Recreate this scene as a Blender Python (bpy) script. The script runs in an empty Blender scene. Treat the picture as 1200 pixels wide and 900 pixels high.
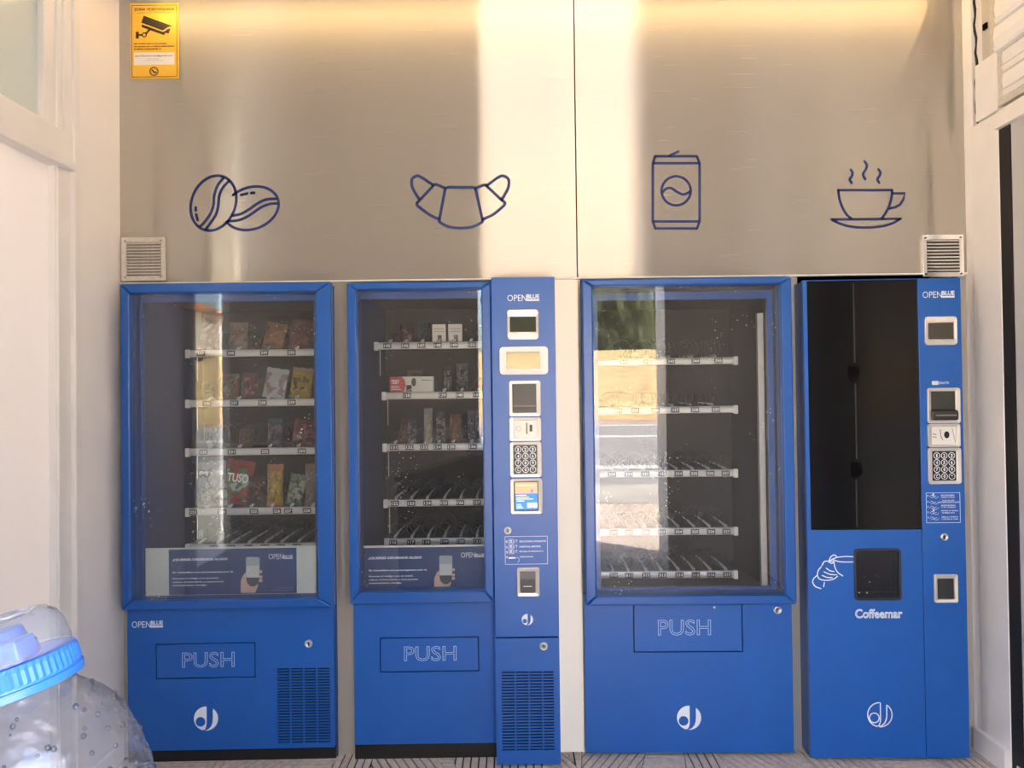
import bpy, bmesh, math, random
from mathutils import Vector, Matrix, Euler, noise
random.seed(7)
SC = bpy.context.scene
COL = SC.collection
PI = math.pi

# ------------------------------------------------------------------ camera
F, CX, CY = 902.0, 600.0, 450.0
CAM = Vector((0.0, -3.0, 1.39))
PITCH, ROLL = math.radians(0.8), math.radians(0.7)
cam_d = bpy.data.cameras.new('camera')
cam = bpy.data.objects.new('camera', cam_d)
COL.objects.link(cam)
cam_d.sensor_width = 36.0
cam_d.lens = F * 36.0 / 1200.0
cam_d.clip_start = 0.02
cam_d.clip_end = 500
CROT = Euler((PI / 2 + PITCH, 0, 0)).to_matrix() @ Matrix.Rotation(-ROLL, 3, 'Z')
cam.matrix_world = Matrix.Translation(CAM) @ CROT.to_4x4()
SC.camera = cam

# ------------------------------------------------------------------ sky, sun, exposure
w = bpy.data.worlds.new('sky')
SC.world = w
w.use_nodes = True
nt = w.node_tree
bg = nt.nodes['Background']
sky = nt.nodes.new('ShaderNodeTexSky')
sky.sky_type = 'NISHITA'
sky.sun_disc = False
sky.sun_elevation = math.radians(48)
sky.sun_rotation = math.radians(25)
sky.air_density = .85
sky.dust_density = 4.0
wb = nt.nodes.new('ShaderNodeMix')            # the camera's white balance leans warm
wb.data_type = 'RGBA'; wb.blend_type = 'MULTIPLY'
wb.inputs[0].default_value = 1.0
wb.inputs[7].default_value = (1.09, .98, .87, 1)
nt.links.new(sky.outputs[0], wb.inputs[6])
nt.links.new(wb.outputs[2], bg.inputs[0])
bg.inputs[1].default_value = 0.75
sun_d = bpy.data.lights.new('sun', 'SUN')
sun_d.energy = 16.5
sun_d.angle = math.radians(0.6)
sun_d.color = (1.0, 0.93, 0.82)
sun = bpy.data.objects.new('sun', sun_d)
COL.objects.link(sun)
sun.location = (6, 12, 14)
sun.rotation_euler = Vector((-0.42, -0.38, -0.82)).to_track_quat('-Z', 'Y').to_euler()
SC.view_settings.view_transform = 'Standard'
SC.view_settings.look = 'None'
SC.view_settings.gamma = 1.0
SC.view_settings.exposure = 1.95
SC.view_settings.use_curve_mapping = False
SC.cycles.sample_clamp_direct = 3.0
SC.cycles.sample_clamp_indirect = 3.0

# ------------------------------------------------------------------ pixel <-> world
def ray(px, py):
    return CROT @ Vector(((px - CX) / F, -(py - CY) / F, -1.0))
def at(px, py, Y=0.0):
    d = ray(px, py)
    return CAM + d * ((Y - CAM.y) / d.y)
def atx(px, py, X):
    d = ray(px, py)
    return CAM + d * ((X - CAM.x) / d.x)

# ------------------------------------------------------------------ materials
MAT = {}
def mat(name, col=(.5, .5, .5), rough=.5, metal=0.0, spec=.5, emit=None, estr=0.0, noise_amt=0.0, nscale=30.0, bump=0.0, bscale=200.0, coat=0.0):
    if name in MAT:
        return MAT[name]
    m = bpy.data.materials.new(name)
    m.use_nodes = True
    t = m.node_tree
    b = t.nodes['Principled BSDF']
    b.inputs['Base Color'].default_value = (*col, 1)
    b.inputs['Roughness'].default_value = rough
    b.inputs['Metallic'].default_value = metal
    b.inputs['Specular IOR Level'].default_value = spec
    b.inputs['Coat Weight'].default_value = coat
    b.inputs['Coat Roughness'].default_value = .22
    if emit:
        b.inputs['Emission Color'].default_value = (*emit, 1)
        b.inputs['Emission Strength'].default_value = estr
    tc = t.nodes.new('ShaderNodeTexCoord')
    if noise_amt > 0:
        n = t.nodes.new('ShaderNodeTexNoise')
        n.inputs['Scale'].default_value = nscale
        n.inputs['Detail'].default_value = 5
        t.links.new(tc.outputs['Object'], n.inputs['Vector'])
        r = t.nodes.new('ShaderNodeValToRGB')
        r.color_ramp.elements[0].position = .3
        r.color_ramp.elements[1].position = .7
        r.color_ramp.elements[0].color = (*[c * (1 - noise_amt) for c in col], 1)
        r.color_ramp.elements[1].color = (*[min(1, c * (1 + noise_amt)) for c in col], 1)
        t.links.new(n.outputs[0], r.inputs[0])
        t.links.new(r.outputs[0], b.inputs['Base Color'])
    if bump > 0:
        n2 = t.nodes.new('ShaderNodeTexNoise')
        n2.inputs['Scale'].default_value = bscale
        n2.inputs['Detail'].default_value = 3
        t.links.new(tc.outputs['Object'], n2.inputs['Vector'])
        bp = t.nodes.new('ShaderNodeBump')
        bp.inputs['Strength'].default_value = bump
        bp.inputs['Distance'].default_value = .002
        t.links.new(n2.outputs[0], bp.inputs['Height'])
        t.links.new(bp.outputs[0], b.inputs['Normal'])
    MAT[name] = m
    return m

def glass_mat(name, ior=1.85, tint=(1, 1, 1), dust=0.0, bump=0.0, bscale=20.0, rough=0.0, film=0.0):
    """thin pane: fresnel reflection over a straight-through transmission, with dust specks"""
    m = bpy.data.materials.new(name)
    m.use_nodes = True
    t = m.node_tree
    t.nodes.remove(t.nodes['Principled BSDF'])
    out = t.nodes['Material Output']
    tr = t.nodes.new('ShaderNodeBsdfTransparent')
    tr.inputs[0].default_value = (*tint, 1)
    gl = t.nodes.new('ShaderNodeBsdfGlossy')
    gl.inputs['Roughness'].default_value = rough
    fr = t.nodes.new('ShaderNodeFresnel')
    ge = t.nodes.new('ShaderNodeNewGeometry')
    mi = t.nodes.new('ShaderNodeMix')            # same reflection on the way out of the sheet
    mi.data_type = 'FLOAT'
    mi.inputs[2].default_value = ior
    mi.inputs[3].default_value = 1.0 / ior
    t.links.new(ge.outputs['Backfacing'], mi.inputs[0])
    t.links.new(mi.outputs[0], fr.inputs[0])
    mx = t.nodes.new('ShaderNodeMixShader')
    t.links.new(fr.outputs[0], mx.inputs[0])
    t.links.new(tr.outputs[0], mx.inputs[1])
    t.links.new(gl.outputs[0], mx.inputs[2])
    last = mx
    tc = t.nodes.new('ShaderNodeTexCoord')
    if bump > 0:
        n = t.nodes.new('ShaderNodeTexNoise')
        n.inputs['Scale'].default_value = bscale
        t.links.new(tc.outputs['Object'], n.inputs['Vector'])
        bp = t.nodes.new('ShaderNodeBump')
        bp.inputs['Strength'].default_value = bump
        bp.inputs['Distance'].default_value = .01
        t.links.new(n.outputs[0], bp.inputs['Height'])
        t.links.new(bp.outputs[0], gl.inputs['Normal'])
        t.links.new(bp.outputs[0], fr.inputs['Normal'])
    if dust > 0:
        v = t.nodes.new('ShaderNodeTexVoronoi')
        v.inputs['Scale'].default_value = 55
        t.links.new(tc.outputs['Object'], v.inputs['Vector'])
        lt = t.nodes.new('ShaderNodeMath'); lt.operation = 'LESS_THAN'
        n = t.nodes.new('ShaderNodeTexNoise')
        n.inputs['Scale'].default_value = 6
        n.inputs['Detail'].default_value = 4
        t.links.new(tc.outputs['Object'], n.inputs['Vector'])
        mr = t.nodes.new('ShaderNodeMapRange')
        mr.inputs[1].default_value = .46; mr.inputs[2].default_value = .8
        mr.inputs[3].default_value = 0.0; mr.inputs[4].default_value = .24
        t.links.new(n.outputs[0], mr.inputs[0])
        t.links.new(v.outputs['Distance'], lt.inputs[0])
        t.links.new(mr.outputs[0], lt.inputs[1])
        mu = t.nodes.new('ShaderNodeMath'); mu.operation = 'MULTIPLY'
        mu.inputs[1].default_value = dust
        t.links.new(lt.outputs[0], mu.inputs[0])
        ad = t.nodes.new('ShaderNodeMath'); ad.operation = 'ADD'    # even pale haze: paints the reflected veil on dusty panes, frosts the bottle
        ad.inputs[1].default_value = film
        t.links.new(mu.outputs[0], ad.inputs[0])
        df = t.nodes.new('ShaderNodeBsdfDiffuse')
        df.inputs[0].default_value = (.85, .83, .8, 1)
        mx2 = t.nodes.new('ShaderNodeMixShader')
        t.links.new(ad.outputs[0], mx2.inputs[0])
        t.links.new(mx.outputs[0], mx2.inputs[1])
        t.links.new(df.outputs[0], mx2.inputs[2])
        last = mx2
    t.links.new(last.outputs[0], out.inputs[0])
    return m

def steel_mat(name, col, rough=.42, aniso=.97, diff=.25, spots=True):
    """sheet steel brushed along x: highlights stretch up and down"""
    m = bpy.data.materials.new(name)
    m.use_nodes = True
    t = m.node_tree
    t.nodes.remove(t.nodes['Principled BSDF'])
    out = t.nodes['Material Output']
    g = t.nodes.new('ShaderNodeBsdfAnisotropic')
    g.inputs['Color'].default_value = (*col, 1)
    g.inputs['Roughness'].default_value = rough
    g.inputs['Anisotropy'].default_value = aniso
    c = t.nodes.new('ShaderNodeCombineXYZ')
    c.inputs[0].default_value = 1.0
    t.links.new(c.outputs[0], g.inputs['Tangent'])
    tc = t.nodes.new('ShaderNodeTexCoord')
    mp = t.nodes.new('ShaderNodeMapping')
    mp.inputs['Scale'].default_value = (4, 4, 260)
    t.links.new(tc.outputs['Object'], mp.inputs[0])
    n = t.nodes.new('ShaderNodeTexNoise')
    n.inputs['Scale'].default_value = 1.0
    n.inputs['Detail'].default_value = 1
    t.links.new(mp.outputs[0], n.inputs['Vector'])
    r = t.nodes.new('ShaderNodeValToRGB')
    r.color_ramp.elements[0].color = (*[x * .992 for x in col], 1)
    r.color_ramp.elements[1].color = (*[min(1, x * 1.006) for x in col], 1)
    t.links.new(n.outputs[0], r.inputs[0])
    t.links.new(r.outputs[0], g.inputs['Color'])
    n3 = t.nodes.new('ShaderNodeTexNoise')       # the sheet is not quite flat
    n3.inputs['Scale'].default_value = 2.2
    t.links.new(tc.outputs['Object'], n3.inputs['Vector'])
    bp = t.nodes.new('ShaderNodeBump')
    bp.inputs['Strength'].default_value = .08
    bp.inputs['Distance'].default_value = .01
    t.links.new(n3.outputs[0], bp.inputs['Height'])
    t.links.new(bp.outputs[0], g.inputs['Normal'])
    d = t.nodes.new('ShaderNodeBsdfDiffuse')
    d.inputs[0].default_value = (*col, 1)
    mx = t.nodes.new('ShaderNodeMixShader')
    mx.inputs[0].default_value = diff
    t.links.new(g.outputs[0], mx.inputs[1])
    t.links.new(d.outputs[0], mx.inputs[2])
    t.links.new(mx.outputs[0], out.inputs[0])
    return m

M_STEEL = steel_mat('brushed_steel', (.70, .655, .575))
M_STRIP = steel_mat('strip_steel', (.72, .68, .61), rough=.5, diff=.35)
M_BLUE = mat('blue_paint', (.003, .098, .42), rough=.4, spec=.5, coat=.12, noise_amt=.05, nscale=7, bump=.02, bscale=400)
M_BLUED = mat('blue_frame_paint', (.003, .084, .36), rough=.36, spec=.5, coat=.12)
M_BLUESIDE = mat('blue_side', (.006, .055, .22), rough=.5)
M_WHITE = mat('white_paint', (.90, .865, .835), rough=.32, noise_amt=.02, nscale=4)
M_WHITE2 = mat('white_frame', (.87, .84, .81), rough=.4, noise_amt=.03, nscale=6)
M_CEIL = mat('ceiling_paint', (.82, .80, .77), rough=.8)
M_INT = mat('cabinet_interior', (.042, .035, .032), rough=.6)
M_INTB = mat('cabinet_back', (.018, .015, .0155), rough=.7)
M_BLACK = mat('black_plastic', (.008, .008, .009), rough=.4)
M_GAP = mat('dark_gap', (.003, .003, .003), rough=.9, spec=.05)
M_GLOSSB = mat('black_gloss_panel', (.004, .004, .005), rough=.06, spec=.14)
M_RAIL = mat('rail_aluminium', (.52, .51, .50), rough=.4, metal=.55, noise_amt=.05, nscale=60)
M_CAP = mat('rail_cap', (.7, .69, .66), rough=.5)
M_WIRE = mat('spiral_wire', (.075, .07, .068), rough=.45, metal=.4)
M_ROD = mat('lane_rod', (.80, .79, .76), rough=.4)
M_TIP = mat('spiral_tip', (.82, .81, .78), rough=.4)
M_TRAY = mat('tray_metal', (.05, .048, .047), rough=.5, metal=.3)
M_BEZEL = mat('satin_bezel', (.72, .68, .62), rough=.33, metal=.55, noise_amt=.03, nscale=40)
M_BEZELW = mat('white_bezel', (.84, .82, .78), rough=.3)
M_PLATE = mat('cream_plate', (.80, .78, .72), rough=.4)
M_PRINT = mat('white_print', (.80, .84, .90), rough=.5)
M_PRINTL = mat('pale_blue_print', (.42, .56, .82), rough=.5)
M_INK = mat('navy_ink', (.010, .028, .13), rough=.45)
M_CHROME = mat('chrome', (.82, .80, .77), rough=.36, metal=1)
M_VENT = mat('grey_vent', (.60, .56, .50), rough=.55, noise_amt=.12, nscale=90)
M_VENTC = mat('polished_vent', (.90, .89, .88), rough=.22, metal=1)
M_SCREEN = mat('dark_screen', (.018, .018, .018), rough=.08)
M_YEL = mat('yellow_board', (.86, .50, .05), rough=.4)
M_SIGNK = mat('sign_black', (.03, .024, .015), rough=.5)
M_SIGNW = mat('sign_white', (.82, .78, .74), rough=.5)
M_RUB = mat('black_rubber', (.012, .011, .010), rough=.7)
M_TILE = mat('floor_tile_stone', (.70, .585, .50), rough=.75, noise_amt=.16, nscale=45, bump=.3, bscale=300)
M_GROUT = mat('floor_grout', (.035, .026, .022), rough=.95)
M_GLASS = glass_mat('pane_glass', ior=1.55, tint=(.93, .94, .94), dust=.8, film=.018)
M_CLEAR = glass_mat('window_glass', ior=1.5, tint=(.96, .98, .97))

# ------------------------------------------------------------------ mesh builder
TXT = {}
def text_geo(s, bold=0.0, outline=0.0):
    """letters of the built-in font as (verts, faces) fitted to a unit box"""
    k = (s, bold, outline)
    if k in TXT:
        return TXT[k]
    cu = bpy.data.curves.new('letters', 'FONT')
    cu.body = s
    cu.resolution_u = 3
    if outline:
        cu.fill_mode = 'NONE'
        cu.bevel_depth = outline
        cu.bevel_resolution = 0
    cu.offset = bold
    o = bpy.data.objects.new('letters', cu)
    COL.objects.link(o)
    dg = bpy.context.evaluated_depsgraph_get()
    me = o.evaluated_get(dg).to_mesh()
    vs = [tuple(v.co) for v in me.vertices]
    fs = [tuple(p.vertices) for p in me.polygons]
    o.evaluated_get(dg).to_mesh_clear()
    bpy.data.objects.remove(o)
    bpy.data.curves.remove(cu)
    x0 = min(v[0] for v in vs); x1 = max(v[0] for v in vs)
    y0 = min(v[1] for v in vs); y1 = max(v[1] for v in vs)
    vs = [((v[0] - x0) / (x1 - x0), (v[1] - y0) / (y1 - y0), v[2]) for v in vs]
    TXT[k] = (vs, fs, (x1 - x0) / (y1 - y0))
    return TXT[k]

def fill_geo(loops):
    """2D outlines with holes -> (verts, faces)"""
    cu = bpy.data.curves.new('shape', 'CURVE')
    cu.dimensions = '2D'
    cu.fill_mode = 'FRONT'
    for lp in loops:
        sp = cu.splines.new('POLY')
        sp.points.add(len(lp) - 1)
        for p, q in zip(sp.points, lp):
            p.co = (q[0], q[1], 0, 1)
        sp.use_cyclic_u = True
    o = bpy.data.objects.new('shape', cu)
    COL.objects.link(o)
    dg = bpy.context.evaluated_depsgraph_get()
    me = o.evaluated_get(dg).to_mesh()
    vs = [tuple(v.co) for v in me.vertices]
    fs = [tuple(p.vertices) for p in me.polygons]
    o.evaluated_get(dg).to_mesh_clear()
    bpy.data.objects.remove(o)
    bpy.data.curves.remove(cu)
    return vs, fs

def smooth_path(pts, n=6):
    """Catmull-Rom through 2D or 3D points"""
    P = [Vector(p) for p in pts]
    if len(P) < 3:
        return P
    out = []
    for i in range(len(P) - 1):
        a = P[max(0, i - 1)]; b = P[i]; c = P[i + 1]; d = P[min(len(P) - 1, i + 2)]
        for k in range(n):
            t = k / n
            out.append(.5 * ((2 * b) + (c - a) * t + (2 * a - 5 * b + 4 * c - d) * t * t + (3 * b - a - 3 * c + d) * t ** 3))
    out.append(P[-1])
    return out

def rrect(x0, x1, z0, z1, r, n=5):
    r = min(r, (x1 - x0) / 2.01, (z1 - z0) / 2.01)
    out = []
    for cx, cz, a0 in ((x1 - r, z0 + r, -PI / 2), (x1 - r, z1 - r, 0), (x0 + r, z1 - r, PI / 2), (x0 + r, z0 + r, PI)):
        for k in range(n + 1):
            a = a0 + PI / 2 * k / n
            out.append((cx + r * math.cos(a), cz + r * math.sin(a)))
    return out

ORIG = {}
class MB:
    def __init__(self):
        self.v, self.f, self.m, self.cur = [], [], [], 0
    def mat(self, i):
        self.cur = i
        return self
    def face(self, pts):
        b = len(self.v)
        self.v += [tuple(p) for p in pts]
        self.f.append(tuple(range(b, b + len(pts))))
        self.m.append(self.cur)
    def geo(self, vs, fs):
        b = len(self.v)
        self.v += [tuple(p) for p in vs]
        for f in fs:
            self.f.append(tuple(b + i for i in f))
            self.m.append(self.cur)
    def box(self, x0, x1, y0, y1, z0, z1):
        x0, x1 = min(x0, x1), max(x0, x1); y0, y1 = min(y0, y1), max(y0, y1); z0, z1 = min(z0, z1), max(z0, z1)
        vs = [(x, y, z) for x in (x0, x1) for y in (y0, y1) for z in (z0, z1)]
        self.geo(vs, [(0, 1, 3, 2), (4, 6, 7, 5), (0, 4, 5, 1), (2, 3, 7, 6), (0, 2, 6, 4), (1, 5, 7, 3)])
        return self
    def plate(self, outline, y0, y1):
        """xz outline (counter-clockwise) from y0 (front) to y1 (back)"""
        n = len(outline)
        vs = [(x, y0, z) for x, z in outline] + [(x, y1, z) for x, z in outline]
        fs = [tuple(range(n)), tuple(range(2 * n - 1, n - 1, -1))]
        fs += [(i, n + i, n + (i + 1) % n, (i + 1) % n) for i in range(n)]
        self.geo(vs, fs)
        return self
    def ring(self, outer, inner, y0, y1, yi=None):
        """frame between two outlines of equal length; yi = front depth of the inner edge"""
        n = len(outer)
        yi = y0 if yi is None else yi
        vs = [(x, y0, z) for x, z in outer] + [(x, yi, z) for x, z in inner] + [(x, y1, z) for x, z in outer] + [(x, y1, z) for x, z in inner]
        fs = []
        for i in range(n):
            j = (i + 1) % n
            fs += [(i, j, n + j, n + i), (2 * n + i, 3 * n + i, 3 * n + j, 2 * n + j), (i, 2 * n + i, 2 * n + j, j), (n + i, n + j, 3 * n + j, 3 * n + i)]
        self.geo(vs, fs)
        return self
    def tube(self, path, r, n=6, cap=True):
        P = [Vector(p) for p in path]
        rs = r if isinstance(r, (list, tuple)) else [r] * len(P)
        b = len(self.v)
        up = Vector((.13, .21, .97))
        for i, p in enumerate(P):
            d = (P[min(i + 1, len(P) - 1)] - P[max(i - 1, 0)])
            if d.length < 1e-9:
                d = Vector((0, 0, 1))
            d.normalize()
            a = d.cross(up)
            if a.length < .05:
                a = d.cross(Vector((1, 0, 0)))
            a.normalize()
            c = d.cross(a)
            for k in range(n):
                t = 2 * PI * k / n
                self.v.append(tuple(p + (a * math.cos(t) + c * math.sin(t)) * rs[i]))
        for i in range(len(P) - 1):
            for k in range(n):
                k2 = (k + 1) % n
                self.f.append((b + i * n + k, b + i * n + k2, b + (i + 1) * n + k2, b + (i + 1) * n + k))
                self.m.append(self.cur)
        if cap:
            self.f.append(tuple(b + k for k in range(n))); self.m.append(self.cur)
            self.f.append(tuple(b + (len(P) - 1) * n + k for k in range(n - 1, -1, -1))); self.m.append(self.cur)
        return self
    def lathe(self, prof, n=24, c=(0, 0, 0), axis='z', ripple=None):
        b = len(self.v)
        for r, h in prof:
            for k in range(n):
                t = 2 * PI * k / n
                rr = r * (ripple(k, h) if ripple else 1)
                q = (rr * math.cos(t), rr * math.sin(t), h)
                if axis == 'y':
                    q = (q[0], q[2], q[1])
                self.v.append((c[0] + q[0], c[1] + q[1], c[2] + q[2]))
        for i in range(len(prof) - 1):
            for k in range(n):
                k2 = (k + 1) % n
                f = (b + i * n + k, b + i * n + k2, b + (i + 1) * n + k2, b + (i + 1) * n + k)
                self.f.append(f if axis == 'z' else f[::-1]); self.m.append(self.cur)
        return self
    def stroke(self, pts, wd, y, closed=False, cap=True):
        """flat line of width wd in the xz plane at depth y"""
        P = [Vector((p[0], p[1])) for p in pts]
        n = len(P)
        if cap:
            for q in ((P[0], P[-1]) if not closed else ()):
                self.face([(q.x + wd / 2 * math.cos(2 * PI * k / 10), y, q.y + wd / 2 * math.sin(2 * PI * k / 10)) for k in range(10)])
        L, R = [], []
        for i in range(n):
            if closed:
                a, c = P[i - 1], P[(i + 1) % n]
            else:
                a, c = P[max(0, i - 1)], P[min(n - 1, i + 1)]
            d = (c - a)
            if d.length < 1e-9:
                d = Vector((1, 0))
            d.normalize()
            nn = Vector((-d.y, d.x)) * wd / 2
            d1 = (P[i] - a)
            if d1.length > 1e-9 and 0 < i < n - 1:
                cs = max(.6, abs(d1.normalized().dot(d)))
                nn = nn / cs
            L.append(P[i] + nn); R.append(P[i] - nn)
        for i in range(n if closed else n - 1):
            j = (i + 1) % n
            self.face([(R[i].x, y, R[i].y), (R[j].x, y, R[j].y), (L[j].x, y, L[j].y), (L[i].x, y, L[i].y)])
        return self
    def text(self, s, x0, x1, z0, z1, y, bold=0.0, outline=0.0):
        vs, fs, _ = text_geo(s, bold, outline)
        k = (z1 - z0)
        self.geo([(x0 + (x1 - x0) * v[0], y - v[2] * k * .2, z0 + (z1 - z0) * v[1]) for v in vs], fs)
        return self
    def build(self, name, mats, parent=None, smooth=False, bevel=0.0, segs=2, origin=None, kind=None, label=None, weld=False):
        me = bpy.data.meshes.new(name)
        xs = [v[0] for v in self.v]; ys = [v[1] for v in self.v]; zs = [v[2] for v in self.v]
        c = Vector(((min(xs) + max(xs)) / 2, (min(ys) + max(ys)) / 2, (min(zs) + max(zs)) / 2))
        if origin == 'base':
            c.z = min(zs)
        elif origin is not None:
            c = Vector(origin)
        me.from_pydata([(v[0] - c.x, v[1] - c.y, v[2] - c.z) for v in self.v], [], self.f)
        if not isinstance(mats, (list, tuple)):
            mats = [mats]
        for mm in mats:
            me.materials.append(mm)
        me.polygons.foreach_set('material_index', self.m)
        if smooth:
            me.polygons.foreach_set('use_smooth', [True] * len(self.f))
        me.update()
        o = bpy.data.objects.new(name, me)
        COL.objects.link(o)
        po = Vector((0, 0, 0))
        if parent is not None:
            o.parent = parent
            po = ORIG.get(parent.name, Vector((0, 0, 0)))
        o.location = c - po
        ORIG[o.name] = c
        if bevel > 0:
            bm = o.modifiers.new('bevel', 'BEVEL')
            bm.width = bevel; bm.segments = segs; bm.limit_method = 'ANGLE'; bm.angle_limit = math.radians(40)
        if kind:
            o['kind'] = kind
        if label:
            o['label'] = label
        return o

def tag(o, label=None, cat=None, group=None, kind=None):
    if label: o['label'] = label
    if cat: o['category'] = cat
    if group: o['group'] = group
    if kind: o['kind'] = kind
    return o
def empty(name, loc, rz=0.0):
    o = bpy.data.objects.new(name, None)
    COL.objects.link(o)
    o.empty_display_size = .1
    o.location = loc
    o.rotation_euler = (0, 0, rz)
    ORIG[o.name] = Vector((0, 0, 0))     # children are built in the thing's own frame
    return o
def dup(o, parent=None):
    c = o.copy()
    COL.objects.link(c)
    if parent is not None:
        c.parent = parent
    return c

# ================================================================== STRUCTURE
XL = at(140, 100).x          # left corner
XR = at(1130, 160).x         # right corner
ZC = 3.04                    # ceiling
ZT = 1.845                   # lower edge of the upper steel
XS = at(674.5, 165).x        # seam of the steel sheets

def wallbox(name, x0, x1, y0, y1, z0, z1, m, parent=None, kind='structure', bevel=0.0):
    b = MB(); b.box(x0, x1, y0, y1, z0, z1)
    return b.build(name, m, parent, kind=kind if parent is None else None, bevel=bevel)

wall_back = wallbox('wall_back', XL - .1, XR + .1, .86, .96, 0, ZC, M_GAP)
wallbox('steel_panel', XL, XS - .0025, 0, .02, ZT, ZC, M_STEEL, wall_back)
wallbox('steel_panel', XS + .0025, XR, 0, .02, ZT, ZC, M_STEEL, wall_back)
wallbox('seam_backing', XS - .02, XS + .02, .021, .03, ZT, ZC, M_GAP, wall_back)
wallbox('panel_lip', XL, XR, -.006, .0195, ZT - .006, ZT, mat('lip', (.78, .77, .74), rough=.35), wall_back)
wallbox('niche_top', XL, XR, .02, .86, ZT + .02, ZT + .05, M_GAP, wall_back)
wallbox('niche_side', XL - .12, XL, .0, .96, 0, ZC, M_WHITE, wall_back)
wallbox('niche_side', XR + .0, XR + .15, .0, .96, 0, ZC, M_WHITE, wall_back)
def px_strip(a, b, y0=None):
    wallbox('steel_strip', at(a, 600).x, at(b, 600).x, .010, .055, 0, ZT - .006, M_STRIP, wall_back)
px_strip(136, 151); px_strip(388, 415); px_strip(650, 684); px_strip(927, 940); px_strip(1130, 1142)

# ceiling and front wall (behind the camera: the doorway lets the daylight in)
wallbox('ceiling', XL - .25, XR + .25, -3.35, 1.0, ZC, ZC + .16, M_CEIL)
DX0, DX1, DZ = -.26, 1.11, 2.36
YF = -3.12
wall_front = wallbox('wall_front', XL - .12, DX0, YF - .12, YF, 0, ZC, M_WHITE)
wallbox('wall_pier', DX1, XR + .12, YF - .12, YF, 0, ZC, M_WHITE, wall_front)
wallbox('wall_lintel', DX0, DX1, YF - .12, YF, DZ, ZC, M_WHITE, wall_front)
tr = MB(); tr.box(DX1 - .05, DX1 + .05, YF - .14, YF + .03, 0, DZ + .05); tr.box(DX0 - .05, DX0 + .03, YF - .14, YF + .03, 0, DZ + .05); tr.box(DX0, DX1, YF - .14, YF + .03, DZ, DZ + .06)
tr.box(DX1 - .05, DX1, YF - .46, YF - .14, .02, DZ)
tr.build('trim_1', M_WHITE2, kind='structure', bevel=.004)

# left wall: pilaster, framed door with a transom window, a clear sidelight, then plain wall
def lx(px, py):
    return atx(px, py, XL).y
YP = lx(92, 400)             # end of the pilaster
wall_left = wallbox('wall_left', XL - .12, XL, YP, .0, 0, ZC, M_WHITE)
wallbox('pier', XL - .04, XL, YF, -1.42, 0, ZC, M_WHITE, wall_left)
wallbox('header', XL - .12, XL, -1.42, YP, 2.86, ZC, M_WHITE, wall_left)
wallbox('sidelight_sill', XL - .1, XL - .02, -1.42, -.86, 0, .55, M_WHITE2, wall_left)
wallbox('sidelight_post', XL - .09, XL + .004, -.91, -.86, .0, 2.86, M_WHITE2, wall_left)
zt0 = atx(45, 178, XL).z     # underside of the transom rail
zt1 = atx(45, 138, XL).z
fr = MB()
fr.box(XL - .07, XL + .012, lx(84.5, 400), YP, 0, 2.86)          # jamb outer bead
fr.box(XL - .07, XL - .004, lx(70, 400), lx(84.5, 400), 0, 2.86)
fr.box(XL - .07, XL + .008, -.86, lx(84.5, 400), zt0, zt1)
fr.box(XL - .07, XL + .018, -.86, lx(84.5, 400), zt0 - .012, zt0 + .02)
door1 = fr.build('door_1', M_WHITE2, kind='structure', bevel=.004)
M_FROST = bpy.data.materials.new('frosted_door')
M_FROST.use_nodes = True
_t = M_FROST.node_tree
_b = _t.nodes['Principled BSDF']
_b.inputs['Base Color'].default_value = (.90, .86, .83, 1)
_b.inputs['Roughness'].default_value = .35
_tl = _t.nodes.new('ShaderNodeBsdfTranslucent'); _tl.inputs[0].default_value = (.86, .81, .76, 1)
_mx = _t.nodes.new('ShaderNodeMixShader'); _mx.inputs[0].default_value = .19
_t.links.new(_b.outputs[0], _mx.inputs[1]); _t.links.new(_tl.outputs[0], _mx.inputs[2])
_t.links.new(_mx.outputs[0], _t.nodes['Material Output'].inputs[0])
b = MB(); b.box(XL - .045, XL - .035, -.86, lx(70, 400), .0, zt0); b.build('door_leaf', M_FROST, door1)
b = MB(); b.box(XL - .04, XL - .01, lx(72, 400) , lx(69, 400), .0, zt0); b.build('door_stile', M_WHITE2, door1, bevel=.003)
win = MB()
win.box(XL - .05, XL + .002, lx(74, 60), lx(86, 60), zt1, 2.86)
win.box(XL - .05, XL - .012, lx(56, 60), lx(74, 60), zt1, 2.86)
win.box(XL - .05, XL - .012, -.86, lx(56, 60), zt1, zt1 + .015)
window1 = win.build('window_1', M_WHITE2, kind='structure', bevel=.003)
M_PANE = bpy.data.materials.new('frosted_pane')
M_PANE.use_nodes = True
_t = M_PANE.node_tree
_b = _t.nodes['Principled BSDF']
_b.inputs['Base Color'].default_value = (.62, .66, .62, 1)
_b.inputs['Roughness'].default_value = .10
_tl = _t.nodes.new('ShaderNodeBsdfTranslucent'); _tl.inputs[0].default_value = (.78, .80, .72, 1)
_mx = _t.nodes.new('ShaderNodeMixShader'); _mx.inputs[0].default_value = .12
_t.links.new(_b.outputs[0], _mx.inputs[1]); _t.links.new(_tl.outputs[0], _mx.inputs[2])
_t.links.new(_mx.outputs[0], _t.nodes['Material Output'].inputs[0])
b = MB(); b.box(XL - .045, XL - .035, -.86, lx(58, 60), zt1, 2.86); b.build('pane', M_PANE, window1)
wallbox('sidelight_head', XL - .09, XL, -1.42, -.91, 2.08, 2.86, M_WHITE, wall_left)
b = MB(); b.box(XL - .06, XL - .055, -1.42, -.91, .55, 2.08); w2 = b.build('window_2', glass_mat('tinted_sidelight', ior=1.5, tint=(.70, .72, .70)), kind='structure')

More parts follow.
